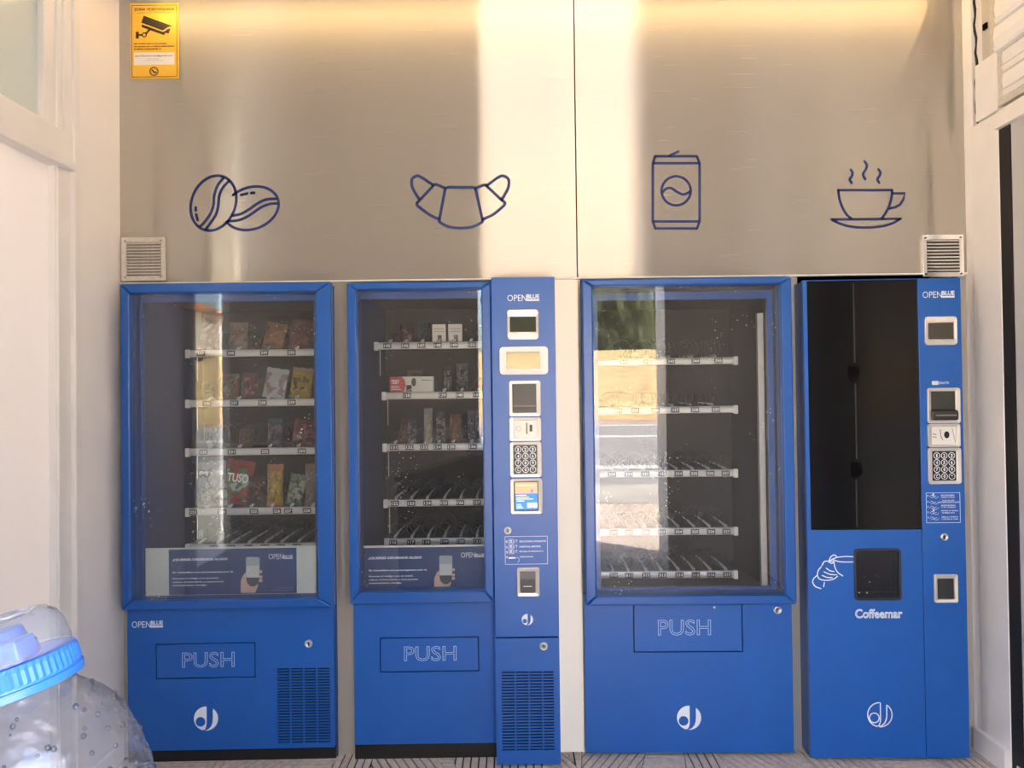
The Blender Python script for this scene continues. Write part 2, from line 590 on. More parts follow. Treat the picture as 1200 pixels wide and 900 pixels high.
# right wall: white post, pillar, black gasket, glazed door, shutter above
def rx(px, py):
    return atx(px, py, XR).y
Y1, Y2, Y3 = rx(1144, 500), rx(1178, 500), rx(1187.5, 500)
wall_right = wallbox('wall_right', XR + .03, XR + .15, YF, 0, 0, ZC, M_WHITE)
wallbox('corner_post', XR, XR + .03, rx(1144, 300) + .004, .0, 0, ZC, M_WHITE, wall_right, bevel=.002)
zt_plate = atx(1158, 138, XR).z
wallbox('pillar', XR - .004, XR + .03, Y2, Y1 - .004, 0, zt_plate, M_WHITE2, wall_right, bevel=.003)
wallbox('guide_plate', XR - .012, XR + .03, rx(1172, 90), rx(1146, 90), zt_plate + .003, atx(1150, 75, XR).z, M_WHITE2, wall_right, bevel=.002)
wallbox('shutter_cheek', XR + .012, XR + .028, rx(1166, 30), rx(1147, 30), atx(1150, 75, XR).z, ZC, mat('grey_plate', (.52, .50, .46), rough=.5), wall_right)
b = MB(); q = atx(1151.5, 31, XR); b.box(XR + .006, XR + .0125, q.y - .011, q.y + .011, q.z - .011, q.z + .011); b.build('cheek_hole', M_GAP, wall_right)
b = MB()                         # ragged sealant line along the corner post
pts = [(XR + .001, rx(1143.2 + .9 * math.sin(i * 1.7) + .6 * math.sin(i * .6), 60), 2.28 + i * .028) for i in range(27)]
b.tube(pts, [.003 + .0022 * abs(math.sin(i * 2.3)) for i in range(27)], 5); b.build('sealant', M_RUB, wall_right)
dz = atx(1185, 128, XR).z
sh_ = empty('roller_shutter', (XR - .010, Y2, 2.3))
tag(sh_, 'cream roller shutter with horizontal slats above the right door', 'shutter')
zs = [atx(1190, y_, XR - .02).z for y_ in (101, 71, 44, 13, -18, -50)]
for k in range(5):
    b = MB()
    za, zb = zs[k], zs[k + 1]
    xo = XR - .012 - (.014 + .010 * (k - 2) if k >= 2 else 0)
    ye = atx(1174.5, 80, xo).y if k < 2 else atx(1164 + 2.0 * (k - 2), 40, xo).y
    prof = [(xo + .016, za - .004), (xo + .002, za - .002), (xo - .003, za + .012), (xo + .003, za + .02), (xo - .002, (za + zb) / 2), (xo + .003, zb - .004), (xo + .016, zb - .002)]
    n = len(prof)
    vs = [(p[0], -1.7, p[1]) for p in prof] + [(p[0], ye, p[1]) for p in prof]
    b.geo(vs, [tuple(range(n)), tuple(range(2 * n - 1, n - 1, -1))] + [(i, n + i, n + (i + 1) % n, (i + 1) % n) for i in range(n)])
    b.v = [(v[0] - (XR - .010), v[1] - Y2, v[2] - 2.3) for v in b.v]
    b.build('slat', M_WHITE2, sh_)
b = MB(); b.box(.0, .03, -1.7 - Y2, rx(1163, 40) - Y2, dz + .03 - 2.3, ZC - 2.3 - .003); b.build('guide_rail', M_VENT, sh_)
door2 = wallbox('door_2', XR + .0, XR + .03, -1.9, Y3 - .02, .03, dz - .05, mat('door_glaze', (.55, .55, .54), rough=.18), None, bevel=.002)
b = MB(); b.box(XR - .002, XR + .03, Y3 - .018, Y2 - .002, .0, dz - .02); b.build('gasket', M_RUB, door2)
b = MB(); b.box(XR - .02, XR + .03, -1.9, Y2, dz - .05, dz + .0); b.box(XR - .008, XR + .03, -1.9, Y2, dz, dz + .02); b.build('door_head', M_WHITE2, door2, bevel=.003)
b = MB(); b.box(XR - .006, XR + .02, -1.9, Y2 - .03, .0, .05); b.build('door_sill', M_WHITE2, door2, bevel=.003)
b = MB(); b.box(XR - .022, XR, Y2 + .006, -.012, 0, .088); b.build('baseboard_right', M_WHITE, kind='structure', bevel=.004)
b = MB(); b.box(XL, XL + .012, YP, -.012, 0, .07); b.build('baseboard_left', M_WHITE, kind='structure', bevel=.003)

# ------------------------------------------------------------------ floor of grooved paving tiles
def clip(poly, a, b, c):
    """keep the part of a 2D polygon where a*x + b*y <= c"""
    out = []
    for i in range(len(poly)):
        p, q = poly[i], poly[(i + 1) % len(poly)]
        dp = a * p[0] + b * p[1] - c; dq = a * q[0] + b * q[1] - c
        if dp <= 0: out.append(p)
        if dp * dq < 0:
            t = dp / (dp - dq)
            out.append((p[0] + t * (q[0] - p[0]), p[1] + t * (q[1] - p[1])))
    return out
BARW, GRV = .0300, .0062
def bars(mb, poly, ang, zt=0.0, ht=.006):
    """fill a convex polygon (xy) with raised bars running along direction ang"""
    d = (math.cos(ang), math.sin(ang)); nrm = (-d[1], d[0])
    pr = [p[0] * nrm[0] + p[1] * nrm[1] for p in poly]
    lo, hi = min(pr), max(pr)
    cnt = max(1, round((hi - lo) / BARW))
    st = (hi - lo) / cnt
    for i in range(cnt):
        a, b_ = lo + i * st + GRV / 2, lo + (i + 1) * st - GRV / 2
        q = clip(poly, nrm[0], nrm[1], b_)
        q = clip(q, -nrm[0], -nrm[1], -a) if len(q) > 2 else q
        if len(q) < 3: continue
        n = len(q)
        vs = [(x, y, zt) for x, y in q] + [(x, y, zt - ht) for x, y in q]
        mb.geo(vs, [tuple(range(n))] + [(i2, n + i2, n + (i2 + 1) % n, (i2 + 1) % n) for i2 in range(n)])
def inset(poly, d):
    c = (sum(p[0] for p in poly) / len(poly), sum(p[1] for p in poly) / len(poly))
    out = list(poly)
    for i in range(len(poly)):
        p, q = poly[i], poly[(i + 1) % len(poly)]
        nx, ny = q[1] - p[1], p[0] - q[0]
        l = math.hypot(nx, ny) or 1
        nx, ny = nx / l, ny / l
        if nx * (c[0] - p[0]) + ny * (c[1] - p[1]) > 0: nx, ny = -nx, -ny
        out = clip(out, nx, ny, nx * p[0] + ny * p[1] - d)
    return out
b = MB(); b.box(XL - .12, XR + .15, -7.0, .9, -.12, -.006)
floor = b.build('floor', M_GROUT, kind='structure')
def fx(px, py=884):                # floor point under a pixel
    d = ray(px, py)
    p = CAM + d * (-CAM.z / d.z)
    return p.x
YB0, YB1 = -.34, .05
# boundaries along the front of the machines: (pixel x near y=888, lean dx/dy) and the bar direction up to the next boundary
SEG = [(120, .5, 'D'), (176, .5, 'Y'), (200, .4, 'H'), (257, .4, 'Y'), (274, .45, 'P'), (356, .4, 'H'), (395, .2, 'Y'), (437, -.1, 'N'), (512, -.5, 'H'), (531, -.25, 'Y'),
       (634, -.4, 'N'), (668, -.25, 'Y'), (682, .1, 'P'), (756, .3, 'H'), (803, .15, 'Y'), (843, -.15, 'N'), (925, -.3, 'H'), (939, -.25, 'T'), (1020, -.12, 'H'),
       (1084, -.12, 'N'), (1095, -.12, 'Y'), (1157, 0, 'H'), (1215, 0, 'Y')]
ANG = {'Y': PI / 2, 'H': 0, 'P': math.atan2(1, .52), 'D': math.atan2(1, .5), 'N': math.atan2(1, -.48), 'T': math.atan2(1, -.12)}
YREF = -.035
for (pa, ta, ty), (pb, tb, _) in zip(SEG[:-1], SEG[1:]):
    xa, xb = max(XL, fx(pa, 888)), min(XR + .02, fx(pb, 888))
    poly = [(xa + ta * (YB0 - YREF), YB0), (xb + tb * (YB0 - YREF), YB0), (xb + tb * (YB1 - YREF), YB1), (xa + ta * (YB1 - YREF), YB1)]
    poly = inset(clip(clip(poly, -1, 0, -XL), 1, 0, XR), .0015)
    if len(poly) < 3: continue
    t_ = MB(); bars(t_, poly, ANG[ty])
    if t_.v: t_.build('floor_tile', M_TILE, floor)
TS = .41
protos = []
for a in (PI / 2, 0, math.atan2(1, .5), math.atan2(1, -.5)):
    t_ = MB(); bars(t_, inset([(-TS / 2, -TS / 2), (TS / 2, -TS / 2), (TS / 2, TS / 2), (-TS / 2, TS / 2)], .0015), a)
    protos.append(t_)
meshes = [None] * 4
ny = int((YB0 + 6.9) / TS); nx = int(round((XR - XL) / TS))
tx = (XR - XL) / nx
for j in range(ny):
    for i in range(nx):
        k = (i + 2 * j + (i * j) % 3) % 4
        loc = Vector((XL + tx * (i + .5), YB0 - TS * (j + .5), -.003))
        if meshes[k] is None:
            o = protos[k].build('floor_tile', M_TILE, floor)
            o.scale = (tx / TS, 1, 1)
            meshes[k] = o
        else:
            o = dup(meshes[k], floor)
        o.location = loc - ORIG[floor.name]

# ------------------------------------------------------------------ outside, seen in the reflections
M_CONC = mat('concrete', (.42, .40, .37), rough=.9, noise_amt=.2, nscale=1.5)
M_ASPH = mat('asphalt', (.27, .27, .275), rough=.9, noise_amt=.15, nscale=.8)
M_LINE = mat('road_paint', (.85, .85, .83), rough=.7)
M_RED = mat('red_path', (.50, .24, .17), rough=.9, noise_amt=.15, nscale=2)
M_DRY = mat('dry_grass', (.50, .37, .19), rough=.95, noise_amt=.5, nscale=1.3, bump=1.0, bscale=9)
wallbox('pavement', -60, 60, -9.2, -7.0, -.3, -.03, M_CONC)
wallbox('yard', -60, XL - .12, -7.0, 3, -.3, -.03, M_CONC)
wallbox('yard', XR + .15, 60, -7.0, 3, -.3, -.03, M_CONC)
road = wallbox('road', -90, 90, -33, -9.2, -.4, -.06, M_ASPH)
for y in (-12.2, -23.3, -32.3):
    wallbox('road_line', -90, 90, y - (.45 if y > -13 else .5), y + (.14 if y > -13 else .5), -.061, -.055, M_LINE, road)
wallbox('kerb', -90, 90, -33.3, -33, -.4, .1, M_CONC)
wallbox('cycle_path', -90, 90, -36.5, -33.3, -.4, .06, M_RED)
g = MB()
NXF, NYF = 60, 18
def hill(x, s):
    return .06 + 5.0 * (s ** 1.15) + .12 * noise.noise((x * .3, s * 9, 0))
for i in range(NXF + 1):
    for j in range(NYF + 1):
        x = -90 + 180 * i / NXF; s = j / NYF
        g.v.append((x, -36.5 - 26 * s, hill(x, s)))
for i in range(NXF):
    for j in range(NYF):
        a = i * (NYF + 1) + j
        g.f.append((a, a + 1, a + NYF + 2, a + NYF + 1)); g.m.append(0)
g.build('field', M_DRY, smooth=True, kind='structure')
wallbox('hilltop', -120, 120, -110, -62.4, -.5, 5.1, mat('hill_green', (.10, .12, .05), rough=.95, noise_amt=.3, nscale=1), kind='structure')
for o in list(COL.objects):
    if o.name.split('.')[0] in ('pavement', 'yard', 'kerb', 'cycle_path', 'road'): o['kind'] = 'structure'

M_LEAF = mat('tree_leaves', (.038, .055, .018), rough=.8, noise_amt=.6, nscale=1.2, bump=1, bscale=3)
M_BARK = mat('tree_bark', (.10, .07, .05), rough=.9)
def crown_mesh(seed):
    rnd = random.Random(seed)
    bm = bmesh.new()
    for k in range(7):
        r = bmesh.ops.create_icosphere(bm, subdivisions=3, radius=1)
        c = Vector((rnd.uniform(-1.7, 1.7), rnd.uniform(-1.3, 1.3), rnd.uniform(-2.2, 2.4)))
        s = rnd.uniform(1.5, 2.3)
        for v in r['verts']:
            nz = noise.noise(v.co * 2.2 + Vector((k * 7.1, seed, 0))) + .6 * noise.noise(v.co * 6 + Vector((seed, k, 0)))
            v.co = c + v.co * s * (1 + .32 * nz)
    me = bpy.data.meshes.new('crown')
    bm.to_mesh(me); bm.free()
    me.materials.append(M_LEAF)
    return me
TREES = [(2.6 + 5.8 * k, -66.5, 'tree %s of the front hilltop row beyond the field' % w_, .60) for k, w_ in enumerate(('at the left end', 'second from the left', 'third from the left', 'at the right end'))]
TREES += [(-.3 + 6.4 * k, -73.5, 'tree %s of the back hilltop row beyond the field' % w_, .66) for k, w_ in enumerate(('at the left end', 'second from the left', 'third from the left', 'at the right end'))]
crowns = [crown_mesh(3), crown_mesh(11)]
for i, (x, y, lb, s) in enumerate(TREES):
    t = empty('tree', (x, y, 5.0))
    tag(t, lb, 'tree', 'trees beyond the field')
    o = bpy.data.objects.new('crown', crowns[i % 2]); COL.objects.link(o); o.parent = t
    o.location = (0, 0, 3.6 if y > -70 else 4.0); o.scale = (s, s, 1.35 if y > -70 else 1.5); o.rotation_euler = (0, 0, PI * (i % 3))
    b = MB(); b.tube([(0, 0, 0), (.05, 0, 1.5), (0, .1, 3.2)], [.3, .22, .16], 8); b.build('trunk', M_BARK, t)
hs = empty('house', (-28.5, -63, 5.0), math.radians(0))
tag(hs, 'white house with orange tiled roof standing above the dry field', 'house')
M_HW = mat('house_render', (.80, .76, .72), rough=.8); M_HR = mat('roof_tiles', (.62, .25, .12), rough=.8, noise_amt=.2, nscale=3)
b = MB(); b.box(-6.5, 6.0, -4, 4, 0, 3.6); b.build('wall', M_HW, hs)
b = MB(); pr_ = [(-7, 3.5), (6.5, 3.5), (-.3, 6.2)]
b.plate(pr_, -4.5, 4.5); b.build('roof', M_HR, hs)
for k in range(4):
    b = MB(); b.box(-5 + 2.8 * k, -3.4 + 2.8 * k, 4.0, 4.06, 1.2, 2.7); wn = b.build('window', M_SCREEN, hs)
    b = MB(); b.box(-4.25 + 2.8 * k, -4.15 + 2.8 * k, 4.06, 4.1, 1.2, 2.7); b.box(-5 + 2.8 * k, -3.4 + 2.8 * k, 4.06, 4.1, 1.9, 2.0); b.build('mullion', M_HW, wn)

# ================================================================== LIGHT STRIP
LZ, LY = 2.925, -.085
ls = empty('light_strip', (0, LY, ZC))
tag(ls, 'warm LED strip light hung under the ceiling along the steel wall', 'light')
b = MB(); b.box(-1.40, 1.70, -.012, .012, LZ - ZC + .008, LZ - ZC + .022); b.build('channel', M_BEZEL, ls)
b = MB(); b.box(-1.39, 1.69, -.007, .007, LZ - ZC, LZ - ZC + .0079); b.build('diffuser', mat('led', (1, .8, .5), emit=(1.0, .66, .29), estr=8.5), ls)
for x in (-1.2, .15, 1.5):
    b = MB(); b.box(x - .01, x + .01, -.004, .004, LZ - ZC + .022, 0.001); b.build('hanger', M_BEZEL, ls)

# ================================================================== WALL DECALS
def decal(name, label, cat, off, sc, strokes, wpx, circ=()):
    """strokes in crop pixels: (points, closed, smooth)"""
    def cv(p):
        q = at(off[0] + p[0] / sc, off[1] + p[1] / sc)
        return (q.x, q.z)
    b = MB()
    wd = wpx * 1.12 * 3.0 / F
    for pts, closed, sm in strokes:
        if closed == 'el':
            cx_, cy_, a_, b_, tl = pts
            P = [(cx_ + a_ * math.cos(t) * math.cos(tl) - b_ * math.sin(t) * math.sin(tl), cy_ + a_ * math.cos(t) * math.sin(tl) + b_ * math.sin(t) * math.cos(tl)) for t in [2 * PI * k / 48 for k in range(48)]]
            b.stroke([cv(p) for p in P], wd, -.0010, True)
        elif closed == 'arc':
            cx_, cy_, a_, b_, tl, t0, t1 = pts
            P = [(cx_ + a_ * math.cos(t) * math.cos(tl) - b_ * math.sin(t) * math.sin(tl), cy_ + a_ * math.cos(t) * math.sin(tl) + b_ * math.sin(t) * math.cos(tl)) for t in [t0 + (t1 - t0) * k / 40 for k in range(41)]]
            b.stroke([cv(p) for p in P], wd, -.0010)
        else:
            P = smooth_path([cv(p) for p in pts]) if sm else [cv(p) for p in pts]
            if closed:
                P = [cv(p) for p in pts]
                for i in range(len(P)):
                    b.stroke([P[i], P[(i + 1) % len(P)]], wd, -.0010)
            else:
                b.stroke(P, wd, -.0010)
    o = b.build(name, M_INK)
    return tag(o, label, cat, 'line drawings on the steel wall')
R_ = math.radians
# the second bean is cut where the first one covers it
decal('coffee_bean_decal', 'navy line drawing of two coffee beans on the steel wall', 'decal', (200, 190), 8.0, [
    ((402, 385, 265, 205, R_(-68)), 'el', 0),
    ((755, 433, 265, 195, R_(-20), R_(-116), R_(168)), 'arc', 0),
    ([(495, 150), (440, 220), (410, 310), (402, 400), (375, 480), (320, 560), (275, 605)], False, True),
    ([(548, 178), (490, 240), (455, 320), (445, 420), (420, 500), (370, 575), (330, 628)], False, True),
    ([(985, 345), (900, 350), (820, 385), (740, 440), (660, 485), (580, 503)], False, True),
    ([(995, 388), (920, 395), (840, 430), (760, 485), (680, 530), (610, 550), (540, 553)], False, True),
    ([(235, 425), (235, 452)], False, False), ([(240, 492), (254, 545)], False, False),
    ([(662, 308), (718, 294)], False, False), ([(755, 290), (784, 288)], False, False)], 2.9)
decal('croissant_decal', 'navy line drawing of a croissant on the steel wall', 'decal', (400, 150), 4.2857, [
    ([(458, 285), (402, 248), (378, 241), (355, 258), (354, 290), (370, 325), (392, 358)], False, True),
    ([(462, 290), (381, 376)], False, False), ([(460, 288), (476, 284), (522, 303)], False, True),
    ([(380, 376), (381, 388), (404, 408), (450, 440), (492, 459)], False, True), ([(522, 303), (492, 462)], False, False),
    ([(522, 304), (538, 298), (660, 298), (673, 304)], False, False), ([(673, 303), (709, 462)], False, False),
    ([(492, 462), (496, 474), (540, 496), (600, 503), (660, 496), (704, 474), (709, 462)], False, True),
    ([(673, 303), (718, 286), (728, 290)], False, True), ([(728, 290), (805, 362)], False, False),
    ([(733, 288), (790, 247), (815, 241), (840, 260), (838, 300), (818, 340), (804, 360)], False, True),
    ([(805, 362), (822, 380), (800, 405), (760, 436), (710, 459)], False, True)], 3.1)
decal('can_decal', 'navy line drawing of a drinks can on the steel wall', 'decal', (670, 150), 4.2857, [
    ([(420, 142), (628, 142), (642, 178), (642, 470), (628, 505), (420, 505), (407, 470), (407, 178)], True, False),
    ([(407, 177), (642, 177)], False, False), ([(407, 470), (642, 470)], False, False), ([(490, 140), (535, 118)], False, False),
    ((524, 316, 73, 73, 0), 'el', 0), ([(453, 325), (475, 305), (500, 303), (530, 322), (560, 334), (590, 322), (596, 315)], False, True)], 2.7)
decal('coffee_cup_decal', 'navy line drawing of a steaming coffee cup on the steel wall', 'decal', (950, 150), 4.736, [
    ([(153, 345), (452, 345)], False, False), ([(153, 345), (160, 400), (180, 450), (203, 485), (228, 503)], False, True),
    ([(452, 345), (448, 388), (435, 432), (415, 473), (392, 503)], False, True), ([(115, 508), (497, 504)], False, False),
    ([(115, 508), (160, 530), (220, 547), (305, 553), (390, 546), (450, 530), (497, 504)], False, True),
    ([(456, 363), (522, 363), (515, 395), (495, 425), (470, 440), (438, 446)], False, False),
    ([(222, 232), (232, 250), (228, 268), (216, 285), (227, 305)], False, True),
    ([(298, 185), (312, 207), (305, 230), (290, 257), (302, 284)], False, True),
    ([(375, 230), (387, 248), (380, 268), (369, 285), (379, 304)], False, True)], 2.7)

# ------------------------------------------------------------------ camera warning sign
def P2(px, py, Y=0.0):
    q = at(px, py, Y)
    return q.x, q.z
def sign():
    O = (140.0, 0.0); S = 9.0
    def c(x, y):
        return P2(O[0] + x / S, O[1] + y / S)
    x0, z1 = c(118, 42); x1, z0 = c(632, 832)
    sg = empty('warning_sign', ((x0 + x1) / 2, -.001, z0))
    tag(sg, 'yellow video surveillance notice on the steel wall', 'sign')
    ox, oz = (x0 + x1) / 2, z0
    def L(x, y):
        a = c(x, y); return a[0] - ox, a[1] - oz
    b = MB(); b.box(x0 - ox, x1 - ox, -.003, 0, 0, z1 - z0); b.build('board', M_YEL, sg, bevel=.0006)
    b = MB()
    ly = -.0036
    A, B = L(135, 65), L(612, 812)
    for p in (((A[0], A[1]), (B[0], A[1])), ((B[0], A[1]), (B[0], B[1])), ((B[0], B[1]), (A[0], B[1])), ((A[0], B[1]), (A[0], A[1]))):
        b.stroke(p, .0022, ly, cap=False)
    def tx(s, x0_, y0_, x1_, y1_, bold=0.0):
        a, d = L(x0_, y1_), L(x1_, y0_)
        b.text(s, a[0], d[0], a[1], d[1], ly, bold)
    tx('ZONA VIDEOVIGILADA', 160, 86, 585, 121, .035)
    tx('LEY ORGANICA 3/2018 DE PROTECCION DE DATOS', 185, 134, 560, 147, .03)
    tx('EN CASO DE CUALQUIER', 160, 458, 510, 476, .05)
    tx('INCIDENCIA O RECLAMACION', 160, 486, 580, 504, .05)
    tx('PUEDE DIRIGIRSE A:', 160, 514, 450, 532, .05)
    b.build('lettering', M_SIGNK, sg)
    b = MB()
    def poly(pts, y=ly):
        q = [L(*p) for p in pts]
        ar = sum(q[i][0] * q[(i + 1) % len(q)][1] - q[(i + 1) % len(q)][0] * q[i][1] for i in range(len(q)))
        b.face([(p[0], y, p[1]) for p in (q if ar > 0 else q[::-1])])
    poly([(262, 170), (565, 280), (520, 290), (462, 328), (235, 245)])
    poly([(242, 262), (465, 342), (500, 325), (478, 378), (240, 292)])
    poly([(500, 318), (545, 305), (525, 360), (485, 352)])
    b.stroke([L(322, 318), L(285, 362)], .0080, ly); b.stroke([L(205, 375), L(248, 375)], .0065, ly)
    cc = L(268, 373)
    b.stroke([(cc[0] + .0080 * math.cos(t), cc[1] + .0080 * math.sin(t)) for t in [2 * PI * k / 20 for k in range(20)]], .0045, ly, True)
    poly([(178, 340), (210, 340), (210, 412), (178, 412)])
    b.build('camera_pictogram', M_SIGNK, sg)
    b = MB(); A, B = L(158, 690), L(585, 555); b.box(A[0], B[0], -.0034, -.003, A[1], B[1]); b.mat(1)
    a, d = L(168, 608), L(568, 582); b.text('openblueasturias@gmail.com', a[0], d[0], a[1], d[1], -.0038, .012)
    a, d = L(300, 630), L(430, 621); b.text('Titular del fichero', a[0], d[0], a[1], d[1], -.0038)
    a, d = L(268, 650), L(465, 638); b.text('Sistemas de Seguridad', a[0], d[0], a[1], d[1], -.0038)
    b.build('address_box', [M_SIGNW, M_SIGNK], sg)
    b = MB(); cc = L(370, 758)
    for r, wd in ((.0160, .0035), (.0120, .0012)):
        b.stroke([(cc[0] + r * math.cos(t), cc[1] + r * math.sin(t)) for t in [2 * PI * k / 28 for k in range(28)]], wd, ly, True)
    b.stroke([(cc[0] - .006, cc[1] + .004), (cc[0], cc[1] - .003), (cc[0] + .007, cc[1] - .004)], .006, ly)
    b.build('seal', M_SIGNK, sg)
sign()

# ------------------------------------------------------------------ wall vents
def vent(name, label, px, m, mback, nl, screws):
    x0, z1 = P2(px[0], px[1]); x1, z0 = P2(px[2], px[3])
    W, H = x1 - x0, z1 - z0
    v = empty(name, (x0 + W / 2, -.0005, z0))
    tag(v, label, 'vent', 'ventilation grilles on the steel wall')
    b = MB()
    o, i = rrect(-W / 2, W / 2, 0, H, .003, 2), rrect(-W * .40, W * .40, H * .11, H * .89, .002, 2)
    b.ring(o, i, -.012, 0, -.009)
    b.build('frame', m, v, bevel=.0008)
    b = MB(); b.box(-W * .40, W * .40, -.002, 0, H * .11, H * .89); b.build('backing', mback, v)
    for k in range(nl):
        zz = H * .15 + (H * .70) * k / (nl - 1)
        b = MB()
        hh = H * .72 / nl
        xa = W * .395
        n = 5
        prof = [(-.002, zz + hh * .62), (-.008, zz + hh * .35), (-.0105, zz + hh * .05), (-.0095, zz - hh * .12), (-.0085, zz - hh * .12)]
        for a_, c_ in zip(prof[:-1], prof[1:]):
            b.face([(-xa, a_[0], a_[1]), (-xa, c_[0], c_[1]), (xa, c_[0], c_[1]), (xa, a_[0], a_[1])])
        b.build('slat', m, v, smooth=True)
    for sx, sz in screws:
        b = MB(); b.lathe([(0, -.0145), (.0028, -.0140), (.0034, -.0118)], 10, (sx * W, 0, sz * H), 'y'); b.build('screw', mback, v)
vent('wall_vent', 'grey painted louvred vent in the corner by the white left wall', (144, 279, 195, 329), M_VENT, mat('vent_dark', (.22, .19, .16), rough=.8), 11,
     [(-.42, .08), (.40, .08), (-.42, .92), (.40, .92)])
vent('wall_vent', 'polished metal louvred vent in the corner above the coffee machine', (1079.5, 276, 1128, 324.5), M_VENTC, mat('vent_darker', (.05, .05, .05), rough=.6), 10,
     [(-.43, .07), (.43, .07), (-.43, .93), (.43, .93)])

# ================================================================== VENDING MACHINES
class Mach:
    """a machine standing at the pixel column cx, front plane at depth Y0, turned by yaw"""
    def __init__(self, name, label, cx, Y0, yaw, cat='vending machine'):
        self.yaw = math.radians(yaw)
        p = at(cx, 600, Y0)
        self.loc = Vector((p.x, Y0, 0))
        self.root = empty(name, self.loc, self.yaw)
        tag(self.root, label, cat, 'blue vending machines along the wall')
        self.R = Matrix.Rotation(self.yaw, 3, 'Z')
        self.Ri = self.R.inverted()
    def uv(self, px, py, y=0.0):
        """pixel -> (u, z) on the machine's own plane y"""
        d = self.Ri @ ray(px, py)
        c = self.Ri @ (CAM - self.loc)
        q = c + d * ((y - c.y) / d.y)
        return q.x, q.z
    def rect(self, px, y=0.0):
        xm, ym = (px[0] + px[2]) / 2, (px[1] + px[3]) / 2
        return self.uv(px[0], ym, y)[0], self.uv(px[2], ym, y)[0], self.uv(xm, px[3], y)[1], self.uv(xm, px[1], y)[1]
    def w(self, n, y=0.0):            # pixel length -> metres
        return n * ((self.loc.y + y) - CAM.y) / F
    def world(self, u, y, z):
        return self.loc + self.R @ Vector((u, y, z))

def lock(mc, px, py, y, rpx=4.6):
    u, z = mc.uv(px, py, y)
    r = mc.w(rpx, y)
    b = MB(); b.lathe([(r, y), (r, y - .006), (r * .86, y - .009), (r * .6, y - .0095), (r * .55, y - .007), (0, y - .007)], 20, (u, 0, z), 'y')
    l = b.build('lock', M_CHROME, mc.root, smooth=True)
    b = MB(); b.box(u - r * .12, u + r * .12, y - .0105, y - .0065, z - r * .42, z + r * .42); b.build('keyway', M_BLACK, l)
    return l

def bezel(mc, px, inner, y, name='bezel', m=None, th=.012, rad=.010, window=None, wname='window', wm=None, wrad=.003):
    x0, x1, z0, z1 = mc.rect(px, y)
    a0, a1, c0, c1 = mc.rect(inner, y)
    b = MB()
    b.ring(rrect(x0, x1, z0, z1, rad), rrect(a0, a1, c0, c1, wrad), y - th, y, y - th * .75)
    bz = b.build(name, m or M_BEZEL, mc.root, bevel=.0022, segs=2)
    if wm is not None:
        b = MB(); b.plate(rrect(a0 - .001, a1 + .001, c0 - .001, c1 + .001, wrad), y - th * .35, y - .0005)
        b.build(wname, wm, bz)
    return bz, (a0, a1, c0, c1)

def keypad(mc, px, inner, y):
    bz, (a0, a1, c0, c1) = bezel(mc, px, inner, y, 'keypad', wm=M_BLACK, wname='key_plate')
    ky = y - .012 * .35
    names = ['1', '2', '3', '4', '5', '6', '7', '8', '9', 'C', '0', '*']
    for k, s in enumerate(names):
        i, j = k % 3, k // 3
        cx = a0 + (a1 - a0) * (.19 + .31 * i); cz = c1 - (c1 - c0) * (.15 + .235 * j)
        r = (a1 - a0) * .135
        b = MB(); b.lathe([(r * 1.06, ky), (r * 1.02, ky - .002), (r * .9, ky - .0028), (0, ky - .0028)], 14, (cx, 0, cz), 'y'); b.mat(1)
        b.stroke([(cx + r * .92 * math.cos(t), cz + r * .92 * math.sin(t)) for t in [2 * PI * q / 16 for q in range(16)]], r * .2, ky - .0031, True)
        hw = r * (.2 if s == '1' else .33)
        b.text(s, cx - hw, cx + hw, cz - r * .5, cz + r * .5, ky - .0032, .03)
        b.build('key', [M_BLACK, M_PRINT], bz)
    return bz

def brand(mc, px, y):
    x0, x1, z0, z1 = mc.rect(px, y)
    b = MB()
    xm = x0 + (x1 - x0) * .615
    zb = z0 + (z1 - z0) * .18
    b.text('OPEN', x0, xm - (x1 - x0) * .01, z0, z1 - (z1 - z0) * .05, y - .0007)
    b.text('BLUE', xm, x1, z0 + (z1 - z0) * .36, z1, y - .0007, .035)
    b.box(xm - .001, x1, y - .0007, y - .0002, z0, z0 + (z1 - z0) * .27)
    return b.build('brand_lettering', M_PRINT, mc.root)

def dj_loops():
    d = [(math.cos(a), math.sin(a)) for a in [R_(87) + R_(165) * k / 24 for k in range(25)]]
    d += [(-.12, -.92), (.0, -.70), (.045, -.45), (.052, 0)]
    h = [(-.46 + .40 * math.cos(-a), -.26 + .40 * math.sin(-a)) for a in [2 * PI * k / 20 for k in range(20)]]
    j = [(math.cos(a), math.sin(a)) for a in [R_(55) - R_(150) * k / 24 for k in range(25)]]
    j += [(.18, -.88), (.40, -.66), (.53, -.35), (.57, 0), (.57, .5)]
    return d, h, j
DJ = dj_loops()
DJ_GEO = fill_geo(DJ)
def logo(mc, px, py, rpx, y, outline=False):
    u, z = mc.uv(px, py, y)
    r = mc.w(rpx, y)
    b = MB()
    if outline:
        for lp in DJ:
            P = [(u + p[0] * r, z + p[1] * r) for p in lp]
            b.stroke(P, mc.w(1.3, y), y - .0007, True)
    else:
        b.geo([(u + v[0] * r, y - .0007, z + v[1] * r) for v in DJ_GEO[0]], DJ_GEO[1])
    return b.build('logo_print', M_PRINT, mc.root)

